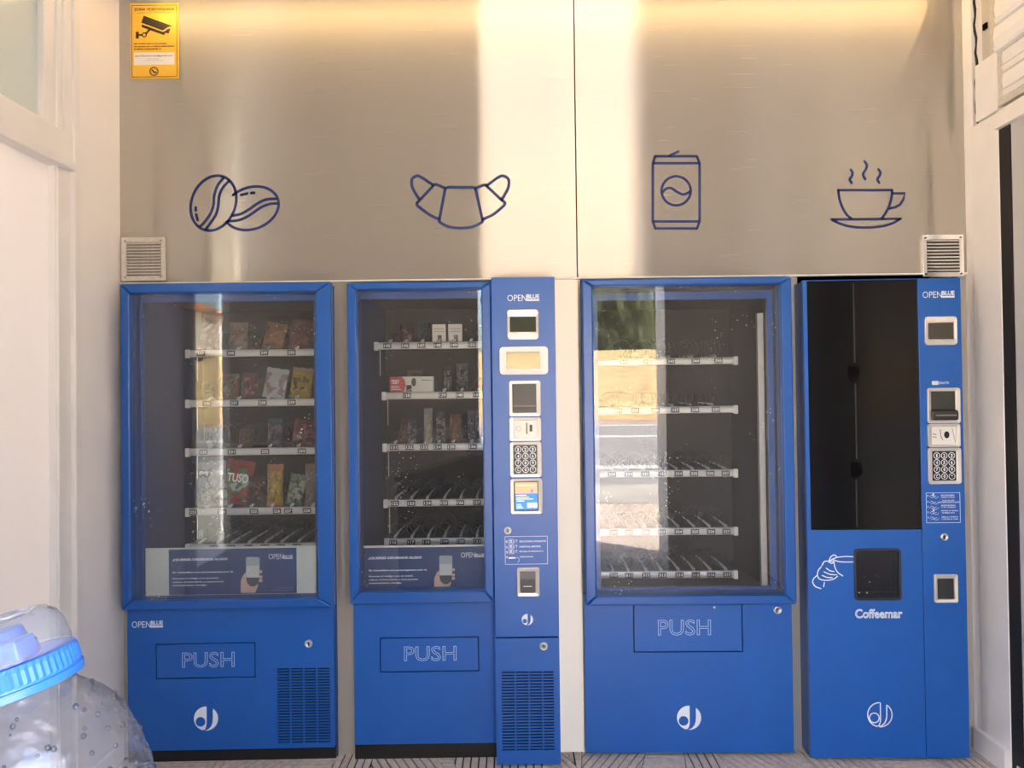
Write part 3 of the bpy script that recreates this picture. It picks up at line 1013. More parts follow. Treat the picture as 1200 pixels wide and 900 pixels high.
def push_flap(mc, px, txt, y, open_top=False):
    """recessed flap with a dark groove round it and outlined lettering"""
    x0, x1, z0, z1 = mc.rect(px, y)
    gr = .0042
    b = MB()
    b.plate(rrect(x0 + gr, x1 - gr, z0 + gr, z1 - gr, .002, 2), y - .0008, y + .012)
    fl = b.build('push_flap', M_BLUE, mc.root, bevel=.0012)
    a0, a1, c0, c1 = mc.rect(txt, y)
    b = MB(); b.text('PUSH', a0, a1, c0, c1, y - .0014, 0.0, .014)
    b.build('lettering', M_PRINTL, fl)
    return x0, x1, z0, z1

def grille(mc, px, y, rows, cols=4):
    """perforated panel: real slots in front of a dark cavity"""
    x0, x1, z0, z1 = mc.rect(px, y)
    b = MB()
    ph = (z1 - z0) / rows
    b.mat(0)
    for k in range(rows + 1):
        zc = z0 + k * ph
        h = ph * .24
        b.box(x0, x1, y - .0004, y + .003, zc - h, zc + h)
    pw = (x1 - x0) / cols
    for c in range(cols + 1):
        xc = x0 + c * pw
        hw = pw * (.06 if 0 < c < cols else .01)
        b.box(xc - hw, xc + hw, y - .0004, y + .003, z0, z1)
    g = b.build('vent_grille', M_BLUE, mc.root, kind='stuff')
    b = MB(); b.box(x0 - .005, x1 + .005, y + .03, y + .034, z0 - .005, z1 + .005); b.build('vent_cavity', mat('cavity', (.01, .014, .04), rough=.8), mc.root)
    return x0, x1, z0, z1

def panel_with_holes(x0, x1, z0, z1, holes, y0, y1):
    """flat front panel cut into boxes round rectangular holes"""
    b = MB()
    xs = sorted({x0, x1, *[h[0] for h in holes], *[h[1] for h in holes]})
    for a, c in zip(xs[:-1], xs[1:]):
        cuts = sorted([(h[2], h[3]) for h in holes if h[0] <= a + 1e-9 and h[1] >= c - 1e-9])
        z = z0
        for q0, q1 in cuts:
            if q0 > z + 1e-6: b.box(a, c, y0, y1, z, q0)
            z = q1
        if z < z1 - 1e-6: b.box(a, c, y0, y1, z, z1)
    return b

def door(mc, outer, inner, hole, yf, yh, glass_y):
    """mitred outer frame, blue reveal, inner frame further back, glass pane"""
    x0, x1, z0, z1 = mc.rect(outer, yf)
    a0, a1, c0, c1 = mc.rect(inner, yf)
    h0, h1, k0, k1 = mc.rect(hole, yh)
    b = MB()
    b.ring([(a0 - .002, c0 - .002), (a1 + .002, c0 - .002), (a1 + .002, c1 + .002), (a0 - .002, c1 + .002)],
           [(h0, k0), (h1, k0), (h1, k1), (h0, k1)], yh - .004, yh + .016)
    # reveal between the outer frame and the inner one
    b.ring([(a0 - .012, c0 - .012), (a1 + .012, c0 - .012), (a1 + .012, c1 + .012), (a0 - .012, c1 + .012)],
           [(a0 - .002, c0 - .002), (a1 + .002, c0 - .002), (a1 + .002, c1 + .002), (a0 - .002, c1 + .002)], yf + .03, yh + .016)
    df = b.build('door_frame', M_BLUED, mc.root)
    g = .0006
    o = [(x0, z0), (x1, z0), (x1, z1), (x0, z1)]
    i = [(a0, c0), (a1, c0), (a1, c1), (a0, c1)]
    for k in range(4):
        k2 = (k + 1) % 4
        quad = [o[k], o[k2], i[k2], i[k]]
        # pull the mitre joints apart a hair
        dx, dz = quad[1][0] - quad[0][0], quad[1][1] - quad[0][1]
        l = math.hypot(dx, dz); dx, dz = dx / l * g, dz / l * g
        quad = [(quad[0][0] + dx, quad[0][1] + dz), (quad[1][0] - dx, quad[1][1] - dz), (quad[2][0] - dx, quad[2][1] - dz), (quad[3][0] + dx, quad[3][1] + dz)]
        b = MB(); b.plate(quad, yf, yf + .035)
        b.build('frame_bar', M_BLUED, df, bevel=.006)
    b = MB(); b.box(a0 - .001, a1 + .001, glass_y, glass_y + .004, c0 - .001, c1 + .001)
    b.build('glass_pane', M_GLASS, mc.root)
    return (x0, x1, z0, z1), (h0, h1, k0, k1)

def cabinet(mc, x0, x1, z0, z1, ins, y0, yb=.78):
    """shell with a hollow lit compartment"""
    h0, h1, k0, k1 = ins
    b = MB()
    t = .012
    b.mat(1)
    b.box(x0, x0 + t, y0, yb, z0, z1); b.box(x1 - t, x1, y0, yb, z0, z1)
    b.box(x0, x1, y0, yb, z1 - t, z1); b.box(x0, x1, y0, yb, z0, z0 + t); b.box(x0 + t, x1 - t, yb - t, yb, z0, z1)
    b.mat(0)
    yi = y0 + .002
    b.box(h0 - .03, h0 - .022, yi, yb - .08, k0 - .05, k1 + .05); b.box(h1 + .022, h1 + .03, yi, yb - .08, k0 - .05, k1 + .05)
    b.box(h0 - .03, h1 + .03, yi, yb - .08, k1 + .03, k1 + .04); b.box(h0 - .03, h1 + .03, yi, yb - .08, k0 - .05, k0 - .04)
    b.mat(2)
    b.box(h0 - .03, h1 + .03, yb - .09, yb - .08, k0 - .05, k1 + .05)
    return b.build('cabinet', [M_INT, M_BLUESIDE, M_INTB], mc.root)

COIL = {}
def coil_mesh(r, sgn, turns=4.0, depth=.34):
    k = (round(r, 4), sgn)
    if k not in COIL:
        b = MB()
        n = int(turns * 14)
        P = []
        for i in range(n + 1):
            a = -PI / 2 + sgn * 2 * PI * turns * i / n
            P.append((r * math.cos(a), depth * i / n, r + r * math.sin(a)))
        b.tube(P, .0020, 5)
        o = b.build('spiral', M_WIRE, None, smooth=True, origin=(0, 0, 0))
        COIL[k] = o.data
        bpy.data.objects.remove(o)
        t = MB()
        t.tube([(0, -.006, .002), (0, .0, .005), (0, .012, .006), (0, .05, .007), (0, .13, .009), (sgn * .006, .23, .012)], [.003, .0062, .0060, .0048, .0040, .0022], 8)
        o = t.build('lane_rod', M_ROD, None, smooth=True, origin=(0, 0, 0))
        COIL[k + ('r',)] = o.data
        bpy.data.objects.remove(o)
        t = MB()
        t.tube([(0, -.006, .002), (0, .0, .005), (0, .012, .006), (sgn * .004, .022, .011)], [.003, .0062, .0060, .004], 8)
        o = t.build('spiral_tip', M_TIP, None, smooth=True, origin=(0, 0, 0))
        COIL[k + ('t',)] = o.data
        bpy.data.objects.remove(o)
    return COIL[k], COIL[k + ('t',)], COIL[k + ('r',)]

def link_child(name, me, parent, loc):
    o = bpy.data.objects.new(name, me)
    COL.objects.link(o)
    o.parent = parent
    o.location = Vector(loc) - ORIG[parent.name]
    ORIG[o.name] = Vector(loc)
    return o

def shelf(mc, u0, u1, zc, y, h, tags, coils, first, sgn, depth=.44, cap_l=True, cap_r=False, posts=(), full=False):
    """tray with an aluminium front rail; tags and coils are u positions"""
    b = MB()
    b.box(u0, u1, y + .004, y + depth, zc + h * .30, zc + h * .36)
    sh = b.build('shelf', M_TRAY, mc.root)
    b = MB()
    n = 8
    prof = [(y + .004, zc - h / 2), (y - .002, zc - h * .42), (y - .0035, zc - h * .1), (y - .0035, zc + h * .15), (y - .001, zc + h * .42), (y + .004, zc + h / 2), (y + .008, zc + h / 2), (y + .008, zc - h / 2)]
    vs = [(u, p[0], p[1]) for u in (u0, u1) for p in prof]
    b.geo(vs, [tuple(range(n)), tuple(range(2 * n - 1, n - 1, -1))] + [(i, n + i, n + (i + 1) % n, (i + 1) % n) for i in range(n)])
    b.build('rail', M_RAIL, sh)
    for on, u in ((cap_l, u0), (cap_r, u1)):
        if on:
            b = MB(); b.box(u - .009, u + .009, y - .008, y + .012, zc - h * .62, zc + h * .55); b.build('end_cap', M_CAP, sh, bevel=.003)
    for k, u in enumerate(tags):
        b = MB(); hw, hh = .0165, h * .34
        b.box(u - hw, u + hw, y - .0065, y - .0035, zc - hh, zc + hh); b.mat(1)
        b.text(str(first + k), u - hw * .78, u + hw * .78, zc - hh * .58, zc + hh * .58, y - .0070, .02)
        b.build('price_label', [M_BLACK, M_PRINT], sh)
    if len(coils):
        dd = min([abs(a - c) for a, c in zip(coils[:-1], coils[1:])] + [.12])
        r = min(.046, dd * .44)
        for u in coils:
            me, mt, mr = coil_mesh(r, sgn)
            link_child('spiral', me, sh, (u, y + (.10 if full else .006), zc + h * .40))
            if full:
                link_child('spiral_tip', mt, sh, (u, y + .002, zc + h * .48))
            else:
                link_child('lane_rod', mr, sh, (u, y + .002, zc + h * .48))
    for u, za, zb in posts:
        b = MB(); b.tube([(u, y + .02, za), (u, y + .02, zb)], .0022, 6); b.build('support_rod', M_RAIL, sh)
    return zc + h * .36                     # top of the tray

# ---- printed card behind the glass
M_CARD = mat('navy_card', (.012, .048, .17), rough=.45)
M_CARDW = mat('white_card', (.62, .66, .62), rough=.5)
M_SKIN = mat('printed_skin', (.62, .42, .36), rough=.6)
M_PHONE = mat('printed_phone', (.34, .39, .44), rough=.5)
M_PHONED = mat('printed_phone_dark', (.055, .065, .085), rough=.5)
def info_card(mc, back, card, y, ref):
    """ref: pixel box of the blue print; positions in it follow the photograph"""
    if back:
        x0, x1, z0, z1 = mc.rect(back, y + .002)
        b = MB(); b.box(x0, x1, y + .002, y + .004, z0, z1); wc = b.build('card_holder', M_CARDW, mc.root)
    x0, x1, z0, z1 = mc.rect(card, y)
    b = MB(); b.box(x0, x1, y - .0012, y + .001, z0, z1); cd = b.build('info_card', M_CARD, mc.root)
    W, H = ref[2] - ref[0], ref[3] - ref[1]
    def L(fx_, fz_):
        return mc.uv(ref[0] + fx_ * W, ref[1] + fz_ * H, y)
    yt = y - .0018
    b = MB()
    def tx(s, a, c, d, e, bold=0.0):
        p, q = L(a, e), L(c, d)
        b.text(s, p[0], q[0], p[1], q[1], yt, bold)
    tx('\u00bfQUIERES DECIRNOS ALGO?', .03, .46, .19, .275, .05)
    tx('En OpenBlue nos preocupamos por ti.', .03, .505, .48, .548, .05)
    tx('Escanea el c\u00f3digo con tu m\u00f3vil,', .03, .39, .62, .683, .03)
    tx('rellena el formulario y muy pronto', .03, .43, .70, .763, .03)
    tx('contactaremos contigo.', .03, .30, .78, .838, .03)
    tx('OPEN', .78, .895, .10, .225)
    tx('BLUE', .895, .967, .13, .19, .03)
    tx('openblue.es / atencion al cliente', .83, .98, .855, .873)
    tx('vending automatico de calidad', .80, .98, .905, .923)
    p, q = L(.895, .215), L(.967, .195)
    b.box(p[0], q[0], yt, yt + .0003, p[1], q[1])
    b.build('lettering', M_PRINT, cd)
    b = MB()
    def pl(pts, dy=0.0):
        q = [L(*p) for p in pts]
        ar = sum(q[i][0] * q[(i + 1) % len(q)][1] - q[(i + 1) % len(q)][0] * q[i][1] for i in range(len(q)))
        q = q if ar > 0 else q[::-1]
        b.face([(p[0], yt - dy, p[1]) for p in q])
    b.mat(0)
    pl([(.562, .97), (.562, .70), (.585, .56), (.61, .50), (.66, .62), (.70, .80), (.675, .97)])
    for zc in (.50, .62, .70):
        pl([(.705, zc - .03), (.725, zc - .035), (.733, zc), (.725, zc + .035), (.705, zc + .03)])
    b.mat(1); pl([(.602, .20), (.612, .175), (.70, .175), (.71, .20), (.708, .66), (.70, .76), (.672, .83), (.64, .83), (.612, .76), (.604, .66)], .0003)
    b.mat(2); pl([(.604, .63), (.708, .63), (.70, .76), (.672, .83), (.64, .83), (.612, .76)], .0006)
    b.mat(3); pl([(.607, .37), (.706, .37), (.706, .63), (.607, .63)], .0006)
    b.build('phone_print', [M_SKIN, M_PHONE, M_PHONED, mat('screen_print', (.55, .58, .58), rough=.5)], cd)
    return cd

# =================== machine 1: left, snacks
m1 = Mach('vending_machine', 'leftmost blue snack vending machine with white card holder behind its glass', 270, -.030, 1.0)
YD = -.055
out1, in1 = door(m1, (141, 331, 389.5, 714), (152.5, 342.5, 371, 703), (168.5, 353, 369, 699), YD, .045, YD + .022)
lo1 = m1.rect((149.5, 712, 391.5, 878))
f1 = m1.rect((182.5, 753.5, 299.5, 795)); v1 = m1.rect((325, 782, 387, 871))
panel_with_holes(lo1[0], lo1[1], lo1[2], out1[2] + .03, [f1, v1], 0, .018).build('lower_panel', M_BLUE, m1.root)
b = MB(); b.box(f1[0], f1[1], .012, .016, f1[2], f1[3]); b.build('flap_recess', mat('groove', (.006, .02, .08), rough=.8), m1.root)
push_flap(m1, (182.5, 753.5, 299.5, 795), (213.5, 764, 275, 782), 0)
grille(m1, (325, 782, 387, 871), 0, 27)
cabinet(m1, out1[0] + .012, out1[1] - .006, .0, out1[3] - .006, in1, .022)
b = MB(); b.box(lo1[0], lo1[1] + .004, .004, .02, 0, lo1[2] - .001); b.build('plinth', M_BLACK, m1.root)
lock(m1, 362, 754, 0)
brand(m1, (154.5, 727.5, 191, 735.5), 0)
logo(m1, 241.5, 842, 14, 0)
info_card(m1, (170.5, 641, 370.5, 698), (198, 643, 347.5, 696), .030, (198, 643.5, 348, 696))
YS = .16
def ux(mc, lst, py, y=YS):
    return [mc.uv(p, py, y)[0] for p in lst]
T1 = []
rows1 = [(414.5, 409, [236, 271, 310, 342], [243, 279, 313, 347], 247), (473, 467, [243, 275, 308, 342], [244, 279, 314, 347], 236), (530, 525, [239, 272, 311, 354], [245, 280, 315, 349], 230),
         (600, 595, [227, 261, 298, 325, 338, 360], [242, 269, 294, 318, 341, 366], 223), (642, 637, [251, 271, 291.5, 311, 329.5, 348], [232.7, 253.7, 272, 292, 311.5, 330, 350], 212)]
for (py, pt, tg, cl, n0) in rows1:
    a = m1.uv(220, py, YS)
    zc = m1.uv(295, py - .9, YS)[1]
    T1.append(shelf(m1, a[0], in1[1] + .02, zc, YS, .030, ux(m1, tg, py), ux(m1, cl, py), n0, 1, full=py < 640, posts=[(m1.uv(229, py, YS)[0], zc - .11, zc - .015)]))

# =================== machine 2: second, with the control column
m2 = Mach('vending_machine', 'second blue snack vending machine with the tall keypad column on its right', 530, -.030, .3)
out2, in2 = door(m2, (408, 330, 577.5, 708), (419, 338.5, 566, 693.5), (424, 350, 568, 692.5), YD, .045, YD + .022)
lo2 = m2.rect((415, 706, 582.5, 871.5))
f2 = m2.rect((445, 746.5, 561.5, 787.5))
panel_with_holes(lo2[0], lo2[1], lo2[2], out2[2] + .03, [f2], 0, .018).build('lower_panel', M_BLUE, m2.root)
b = MB(); b.box(f2[0], f2[1], .012, .016, f2[2], f2[3]); b.build('flap_recess', MAT['groove'], m2.root)
push_flap(m2, (445, 746.5, 561.5, 787.5), (473.5, 757, 535, 774.5), 0)
YC = -.075                                   # control column front
cu = m2.rect((577.8, 324.5, 652.6, 746.5), YC)
cl_ = m2.rect((580.5, 748, 655.5, 884), YC)
c0, c1 = cu[0], cu[1]
cabinet(m2, out2[0] + .012, c1 - .004, .0, out2[3] - .006, in2, .022)
b = MB(); b.box(lo2[0], lo2[1], .004, .02, 0, lo2[2] - .001); b.build('plinth', M_BLACK, m2.root)
b = MB(); b.box(c0, c1, YC, .02, cl_[3] + .005, cu[3]); b.build('control_column', M_BLUE, m2.root, bevel=.002)
v2 = m2.rect((588, 786, 652.5, 880), YC)
vv = (c0 + .022, c1 - .022, v2[2], v2[3])
b = panel_with_holes(c0, c1, .008, cl_[3], [vv], YC, YC + .018)
b.box(c0, c0 + .012, YC + .018, .02, .008, cl_[3]); b.box(c1 - .012, c1, YC + .018, .02, .008, cl_[3])
b.box(c0, c1, YC + .018, .02, .008, .02)
b.build('column_base', M_BLUE, m2.root)
grille(m2, (588, 786, 652.5, 880), YC, 27)
lock(m2, 637, 757, YC, 4.8); lock(m2, 595, 621.5, YC, 4.4)
brand(m2, (594.5, 345, 632, 352.8), YC)
logo(m2, 618, 726, 6.6, YC)
def coin_face(mc, px, inner, y, name):
    bz, (a0, a1, c0_, c1_) = bezel(mc, px, inner, y, name, wm=M_SCREEN, wname='display', rad=.012)
    b = MB()
    zc = c1_ + .004
    b.stroke(smooth_path([(a0 + .004, c1_ + .003), ((a0 + a1) / 2, c1_ + .016), (a1 - .004, c1_ + .003)]), .0012, y - .0105)
    b.stroke(smooth_path([(a0 + .004, c0_ - .003), ((a0 + a1) / 2, c0_ - .012), (a1 - .004, c0_ - .003)]), .0012, y - .0105)
    b.build('curved_rim', mat('bezel_shade', (.50, .46, .42), rough=.4, metal=.4), bz)
    return bz
coin_face(m2, (594.5, 363, 631, 398), (597.5, 371.5, 628, 389), YC, 'display_bezel')
bezel(m2, (585.5, 406.5, 642, 439), (593.5, 412.5, 632.5, 432), YC, 'card_reader', m=M_BEZELW, th=.018, rad=.014, wm=mat('reader_glass', (.02, .018, .015), rough=.05, spec=.8), wname='reader_screen')
bz, (a0, a1, q0, q1) = bezel(m2, (596.5, 446, 633.5, 488), (600.5, 450, 628.5, 483.5), YC, 'note_acceptor', wm=mat('note_face', (.028, .028, .027), rough=.4), wname='note_face')
b = MB(); b.box(a0 + .004, a1 - .004, YC - .008, YC - .004, q0 + .012, q0 + .022); b.build('note_slot', M_BLACK, bz)
b = MB(); b.box(a0 + .004, a1 - .004, YC - .009, YC - .004, q0 + .0225, q0 + .0265); b.build('slot_lip', mat('lip_grey', (.22, .21, .2), rough=.4), bz)
bz, (a0, a1, q0, q1) = bezel(m2, (597, 489, 634, 517), (602, 492.5, 628.5, 513), YC, 'coin_plate', wm=M_PLATE, wname='plate')
b = MB(); yq = YC - .0060
b.box(a0 + (a1 - a0) * .55, a0 + (a1 - a0) * .60, yq, yq + .0015, q0 + (q1 - q0) * .22, q0 + (q1 - q0) * .86)
b.box(a0 + (a1 - a0) * .70, a0 + (a1 - a0) * .82, yq, yq + .0015, q0 + (q1 - q0) * .36, q0 + (q1 - q0) * .74)
b.stroke([(a0 + (a1 - a0) * (.22 + .1 * math.cos(t)), q0 + (q1 - q0) * (.52 + .14 * math.sin(t))) for t in [2 * PI * k / 14 for k in range(14)]], .0008, yq, True)
b.build('coin_slot', M_BLACK, bz)
keypad(m2, (597.5, 517.5, 634.5, 559), (602, 521.5, 629.5, 555), YC)
bz, (a0, a1, q0, q1) = bezel(m2, (598, 560.5, 635.5, 602), (602.5, 564, 631, 598.5), YC, 'payment_screen', wm=M_BLACK, wname='screen_surround')
def scr():
    b = MB(); y = YC - .0048
    X0, X1, Z0, Z1 = a0 + .004, a1 - .004, q0 + .005, q1 - .004
    W, H = X1 - X0, Z1 - Z0
    b.mat(0); b.box(X0, X1, y, y + .001, Z0, Z0 + H * .60)
    b.mat(1); b.box(X0, X1, y, y + .001, Z0 + H * .60, Z1)
    b.mat(2)
    b.box(X0 + W * .54, X0 + W * .74, y - .0003, y, Z0 + H * .07, Z0 + H * .25); b.box(X0 + W * .78, X0 + W * .98, y - .0003, y, Z0 + H * .07, Z0 + H * .25)
    for k, (p, q) in enumerate(((.04, .5), (.06, .62), (.04, .8), (.06, .4))):
        z = Z0 + H * (.52 - .07 * k); b.box(X0 + W * p, X0 + W * q, y - .0003, y, z, z + H * .02)
    for k in range(3):
        b.box(X0 + W * .06, X0 + W * (.34 - .04 * k), y - .0003, y, Z0 + H * (.06 + .06 * k), Z0 + H * (.08 + .06 * k))
    b.mat(3); b.box(X0 + W * .70, X0 + W * .80, y - .0003, y, Z0 + H * .62, Z0 + H * .76)
    b.mat(4); b.box(X0 + W * .05, X1 - W * .05, y - .0003, y, Z0 + H * .88, Z0 + H * .91)
    b.build('screen_image', [mat('scr_blue', (.03, .16, .55), emit=(.05, .22, .75), estr=.28), mat('scr_orange', (.75, .22, .10), emit=(.9, .30, .16), estr=.40), mat('scr_white', (.8, .85, .9), emit=(.8, .85, .95), estr=.35), mat('scr_violet', (.2, .2, .6), emit=(.2, .2, .6), estr=.2), mat('scr_peach', (.9, .5, .4), emit=(.9, .5, .4), estr=.3)], bz)
scr()
def instr(mc, px, y, rows, icons):
    x0, x1, z0, z1 = mc.rect(px, y)
    b = MB(); yt = y - .0007
    W, H = x1 - x0, z1 - z0
    for p in (((x0, z0), (x1, z0)), ((x1, z0), (x1, z1)), ((x1, z1), (x0, z1)), ((x0, z1), (x0, z0))):
        b.stroke(p, .0016, yt, cap=False)
    for s, a, c, d, e in rows:
        b.text(s, x0 + W * a, x0 + W * c, z1 - H * e, z1 - H * d, yt, .02)
    for kind, *q in icons:
        if kind == 'r':
            b.stroke([(x0 + W * q[0], z1 - H * q[1]), (x0 + W * q[2], z1 - H * q[1]), (x0 + W * q[2], z1 - H * q[3]), (x0 + W * q[0], z1 - H * q[3])], .0013, yt, True)
        elif kind == 'f':
            b.box(x0 + W * q[0], x0 + W * q[2], yt, yt + .0005, z1 - H * q[3], z1 - H * q[1])
        else:
            b.stroke(smooth_path([(x0 + W * q[i], z1 - H * q[i + 1]) for i in range(0, len(q), 2)], 4), .0014, yt)
    return b.build('instruction_print', M_PRINT, mc.root)
ic = []
for k in range(3):
    z = .10 + .185 * k
    ic += [('r', .08, z, .19, z + .15), ('s', .21, z + .14, .23, z + .05, .28, z + .03, .27, z + .12), ('f', .105, z + .03, .165, z + .06), ('f', .105, z + .08, .165, z + .11)]
ic += [('f', .08, .74, .24, .80), ('s', .22, .76, .30, .77, .33, .86, .29, .94)]
instr(m2, (592, 628.5, 641.5, 661), YC, [('1', .025, .05, .14, .22), ('2', .02, .055, .34, .42), ('3', .02, .055, .52, .60), ('4', .02, .055, .70, .78), ('SELECCIONE EL PRODUCTO', .34, .97, .15, .21), ('INSERTE EL IMPORTE', .34, .84, .34, .40), ('RECOJA SU PRODUCTO', .34, .90, .52, .58), ('GRACIAS', .34, .66, .71, .76)], ic)
bz, (a0, a1, q0, q1) = bezel(m2, (606, 664.5, 632, 698), (609.5, 669, 627.5, 694), YC, 'coin_return', th=.014, rad=.006, wm=mat('return_dark', (.02, .022, .03), rough=.3), wname='return_flap')
b = MB(); b.box(a0, a1, YC - .009, YC - .005, q0 + (q1 - q0) * .64, q1); b.build('return_visor', mat('visor', (.08, .085, .10), rough=.3), bz)
b = MB(); b.box(a0 + .012, a1 - .014, YC - .0095, YC - .005, q0 + (q1 - q0) * .28, q0 + (q1 - q0) * .31); b.build('return_edge', M_CAP, bz)
info_card(m2, None, (427, 641.5, 569, 693), .030, (428, 642, 572, 693))
x0, x1, z0, z1 = m2.rect((426, 638.8, 569, 641), .028); b = MB(); b.box(x0, x1, .026, .034, z0, z1); b.build('card_trim', M_CAP, m2.root)
T2 = []
rows2 = [(405.5, 441, [454, 475, 494, 513, 532, 553], [457, 476, 495, 514, 532, 552], 145), (464, 450, [477, 519, 539, 559], [479, 520, 541, 561], 138), (524.5, 451, [462, 480, 497, 513, 529, 554], [463, 482, 498, 514, 531, 553], 131),
         (590, 452, [463, 482, 501, 520.5, 539.5, 559], [464, 482, 501, 521, 540, 559], 122), (635.5, 453, [461, 482, 500, 521, 540, 559], [463, 482.5, 501.5, 521, 540, 559], 116)]
for k, (py, xl, tg, cl, n0) in enumerate(rows2):
    a = m2.uv(xl, py, YS)
    zc = m2.uv(505, py - .7, YS)[1]
    T2.append(shelf(m2, a[0], in2[1] + .02, zc, YS, .030, ux(m2, tg, py), ux(m2, cl, py), n0, 1, full=py < 560, posts=[(a[0] + .012, zc - .12, zc - .015)]))

# =================== machine 3: drinks, mostly empty
m3 = Mach('vending_machine', 'third blue vending machine with empty lower shelves and the road mirrored in its glass', 805, -.035, -1.2)
out3, in3 = door(m3, (684, 325.5, 931, 709.5), (697, 333.5, 918, 698.5), (702, 351, 901, 688), YD, .05, YD + .022)
lo3 = m3.rect((685.5, 706, 929, 878.5))
f3 = m3.rect((742, 712.5, 870.5, 764.5))
f3 = (f3[0], f3[1], f3[2], out3[2] + .03)
panel_with_holes(lo3[0], lo3[1], .012, out3[2] + .03, [f3], 0, .018).build('lower_panel', M_BLUE, m3.root)
b = MB(); b.box(f3[0], f3[1], .012, .016, f3[2], f3[3]); b.build('flap_recess', MAT['groove'], m3.root)
push_flap(m3, (742, 706, 870.5, 764.5), (771, 726, 833, 744.5), 0)
cabinet(m3, out3[0] + .012, out3[1] - .010, .012, out3[3] - .006, in3, .022)
b = MB(); b.box(lo3[0] + .02, lo3[1] - .02, .03, .70, 0, .012); b.build('plinth', M_BLACK, m3.root)
lock(m3, 911, 714.5, 0, 4.8)
u, z = m3.uv(837, 711.5, 0); b = MB(); b.lathe([(0, -.006), (.004, -.005), (.0045, 0)], 10, (u, 0, z), 'y'); b.build('stop_bump', M_BEZELW, m3.root)
logo(m3, 807.5, 841, 14, 0)
x0, x1, z0, z1 = m3.rect((889, 367, 896.5, 688), .10)
b = MB(); b.box(x0, x1, .09, .115, z0, z1); b.build('guide_post', M_RAIL, m3.root, bevel=.003)
T3 = []
rows3 = [(423.5, [731, 758.7, 786, 815, 841.5], [730, 757.5, 784, 811, 838], 341), (480.5, [724, 744, 768, 791, 814, 838.5], [722.5, 744.7, 767, 788, 810, 835], 334), (555, [717, 736.5, 756, 776, 795, 813, 832, 850], [717, 735, 755, 774, 793, 812, 830.5, 849], 330),
         (623, [719, 737, 756.5, 775, 795, 814, 833, 851], [718.3, 737, 756.3, 774.5, 795, 813.5, 831.7, 851], 320), (673.5, [719, 737, 757, 776, 796, 815, 833, 852], [719, 736.5, 757, 775, 795, 813.5, 832.6, 851], 310)]
for k, (py, tg, cl, n0) in enumerate(rows3):
    a1_ = m3.uv(862, py, YS)[0]
    zc = m3.uv(780, py, YS)[1]
    T3.append(shelf(m3, in3[0] - .02, a1_, zc, YS, .030, ux(m3, tg, py), ux(m3, cl, py), n0, -1, cap_l=False, cap_r=True))

# =================== machine 4: coffee
m4 = Mach('coffee_machine', 'blue coffee vending machine with black glossy upper panel and cup hatch', 1040, -.095, -1.6)
o4 = m4.rect((945.5, 327, 1131, 884.5))
s4 = m4.uv(1080, 600)[0]                      # seam to the control column
zp0 = m4.uv(1010, 620.5)[1]; zp1 = m4.uv(1010, 328.5)[1]
xp0 = m4.uv(948, 470)[0]
b = MB(); b.box(o4[0], o4[1], .02, .82, .012, o4[3] - .004); b.build('cabinet', M_BLUESIDE, m4.root)
b = MB(); b.box(o4[0] + .02, o4[1] - .02, .03, .80, 0, .012); b.build('plinth', M_BLACK, m4.root)
h4 = m4.rect((1001.5, 643.5, 1055, 702.5))
b = panel_with_holes(o4[0], s4 - .0012, .012, zp0 - .0012, [h4], 0, .0199)
b.box(o4[0], xp0 - .001, 0, .0199, zp0 - .0012, o4[3])
b.box(xp0 - .001, s4 - .0012, 0, .0199, zp1 + .001, o4[3])
b.build('front_panel', M_BLUE, m4.root)
b = MB(); b.box(xp0, s4 - .0014, .001, .019, zp0, zp1); pn = b.build('glossy_panel', M_GLOSSB, m4.root, bevel=.001)
for px, py in ((1001, 437), (1003.5, 550)):
    u, z = m4.uv(px, py); b = MB(); b.plate(rrect(u - .020, u + .020, z - .027, z + .027, .006), -.0010, .0012); b.build('reflection_patch', M_GAP, pn)  # dark squares painted in for the reflection of door hardware
u0, u1 = m4.uv(1001, 380)[0], m4.uv(1004, 590)[0]
b = MB(); b.box(u0 - .0025, u0 + .0025, .0004, .0012, m4.uv(1001, 425)[1], zp1 - .01); b.box(u1 - .0025, u1 + .0025, .0004, .0012, zp0 + .01, m4.uv(1003, 562)[1]); b.box(u0 - .002, u0 + .003, .0004, .0012, m4.uv(1001, 538)[1], m4.uv(1001, 449)[1])
b.build('reflection_line', mat('reflection_grey', (.02, .02, .018), rough=.4), pn)  # grey vertical lines paint a mirrored wall edge onto the panel
b = MB(); b.box(s4 + .0012, o4[1], -.001, .0199, .012, o4[3]); b.build('control_column', M_BLUE, m4.root, bevel=.0015)
# cup hatch: recess, rim and clear flap
b = MB(); d_ = .019
b.box(h4[0], h4[1], d_ - .001, d_, h4[2], h4[3])
b.build('hatch_recess', mat('hatch_dark', (.02, .02, .024), rough=.4), m4.root)
b = MB(); b.ring(rrect(h4[0] - .003, h4[1] + .003, h4[2] - .003, h4[3] + .003, .014), rrect(h4[0] + .006, h4[1] - .006, h4[2] + .006, h4[3] - .006, .010), -.004, .003)
hr = b.build('cup_hatch', mat('hatch_rim', (.018, .02, .028), rough=.35), m4.root, bevel=.001)
b = MB(); b.box(h4[0] + .004, h4[1] - .004, .001, .003, h4[2] + .004, h4[3] - .004); b.build('hatch_flap', glass_mat('smoky_flap', ior=1.6, tint=(.5, .52, .58), dust=.9), hr)
b = MB(); b.box(h4[0] + .004, h4[1] - .006, .004, .017, h4[2] + .024, h4[2] + .030); b.build('cup_shelf', mat('cup_shelf', (.12, .12, .12), rough=.35), hr)
b = MB(); b.box(h4[1] - .030, h4[1] - .027, .004, .016, h4[2] + .03, h4[3] - .006); b.build('hatch_wall', mat('hatch_wall', (.06, .06, .065), rough=.4), hr)
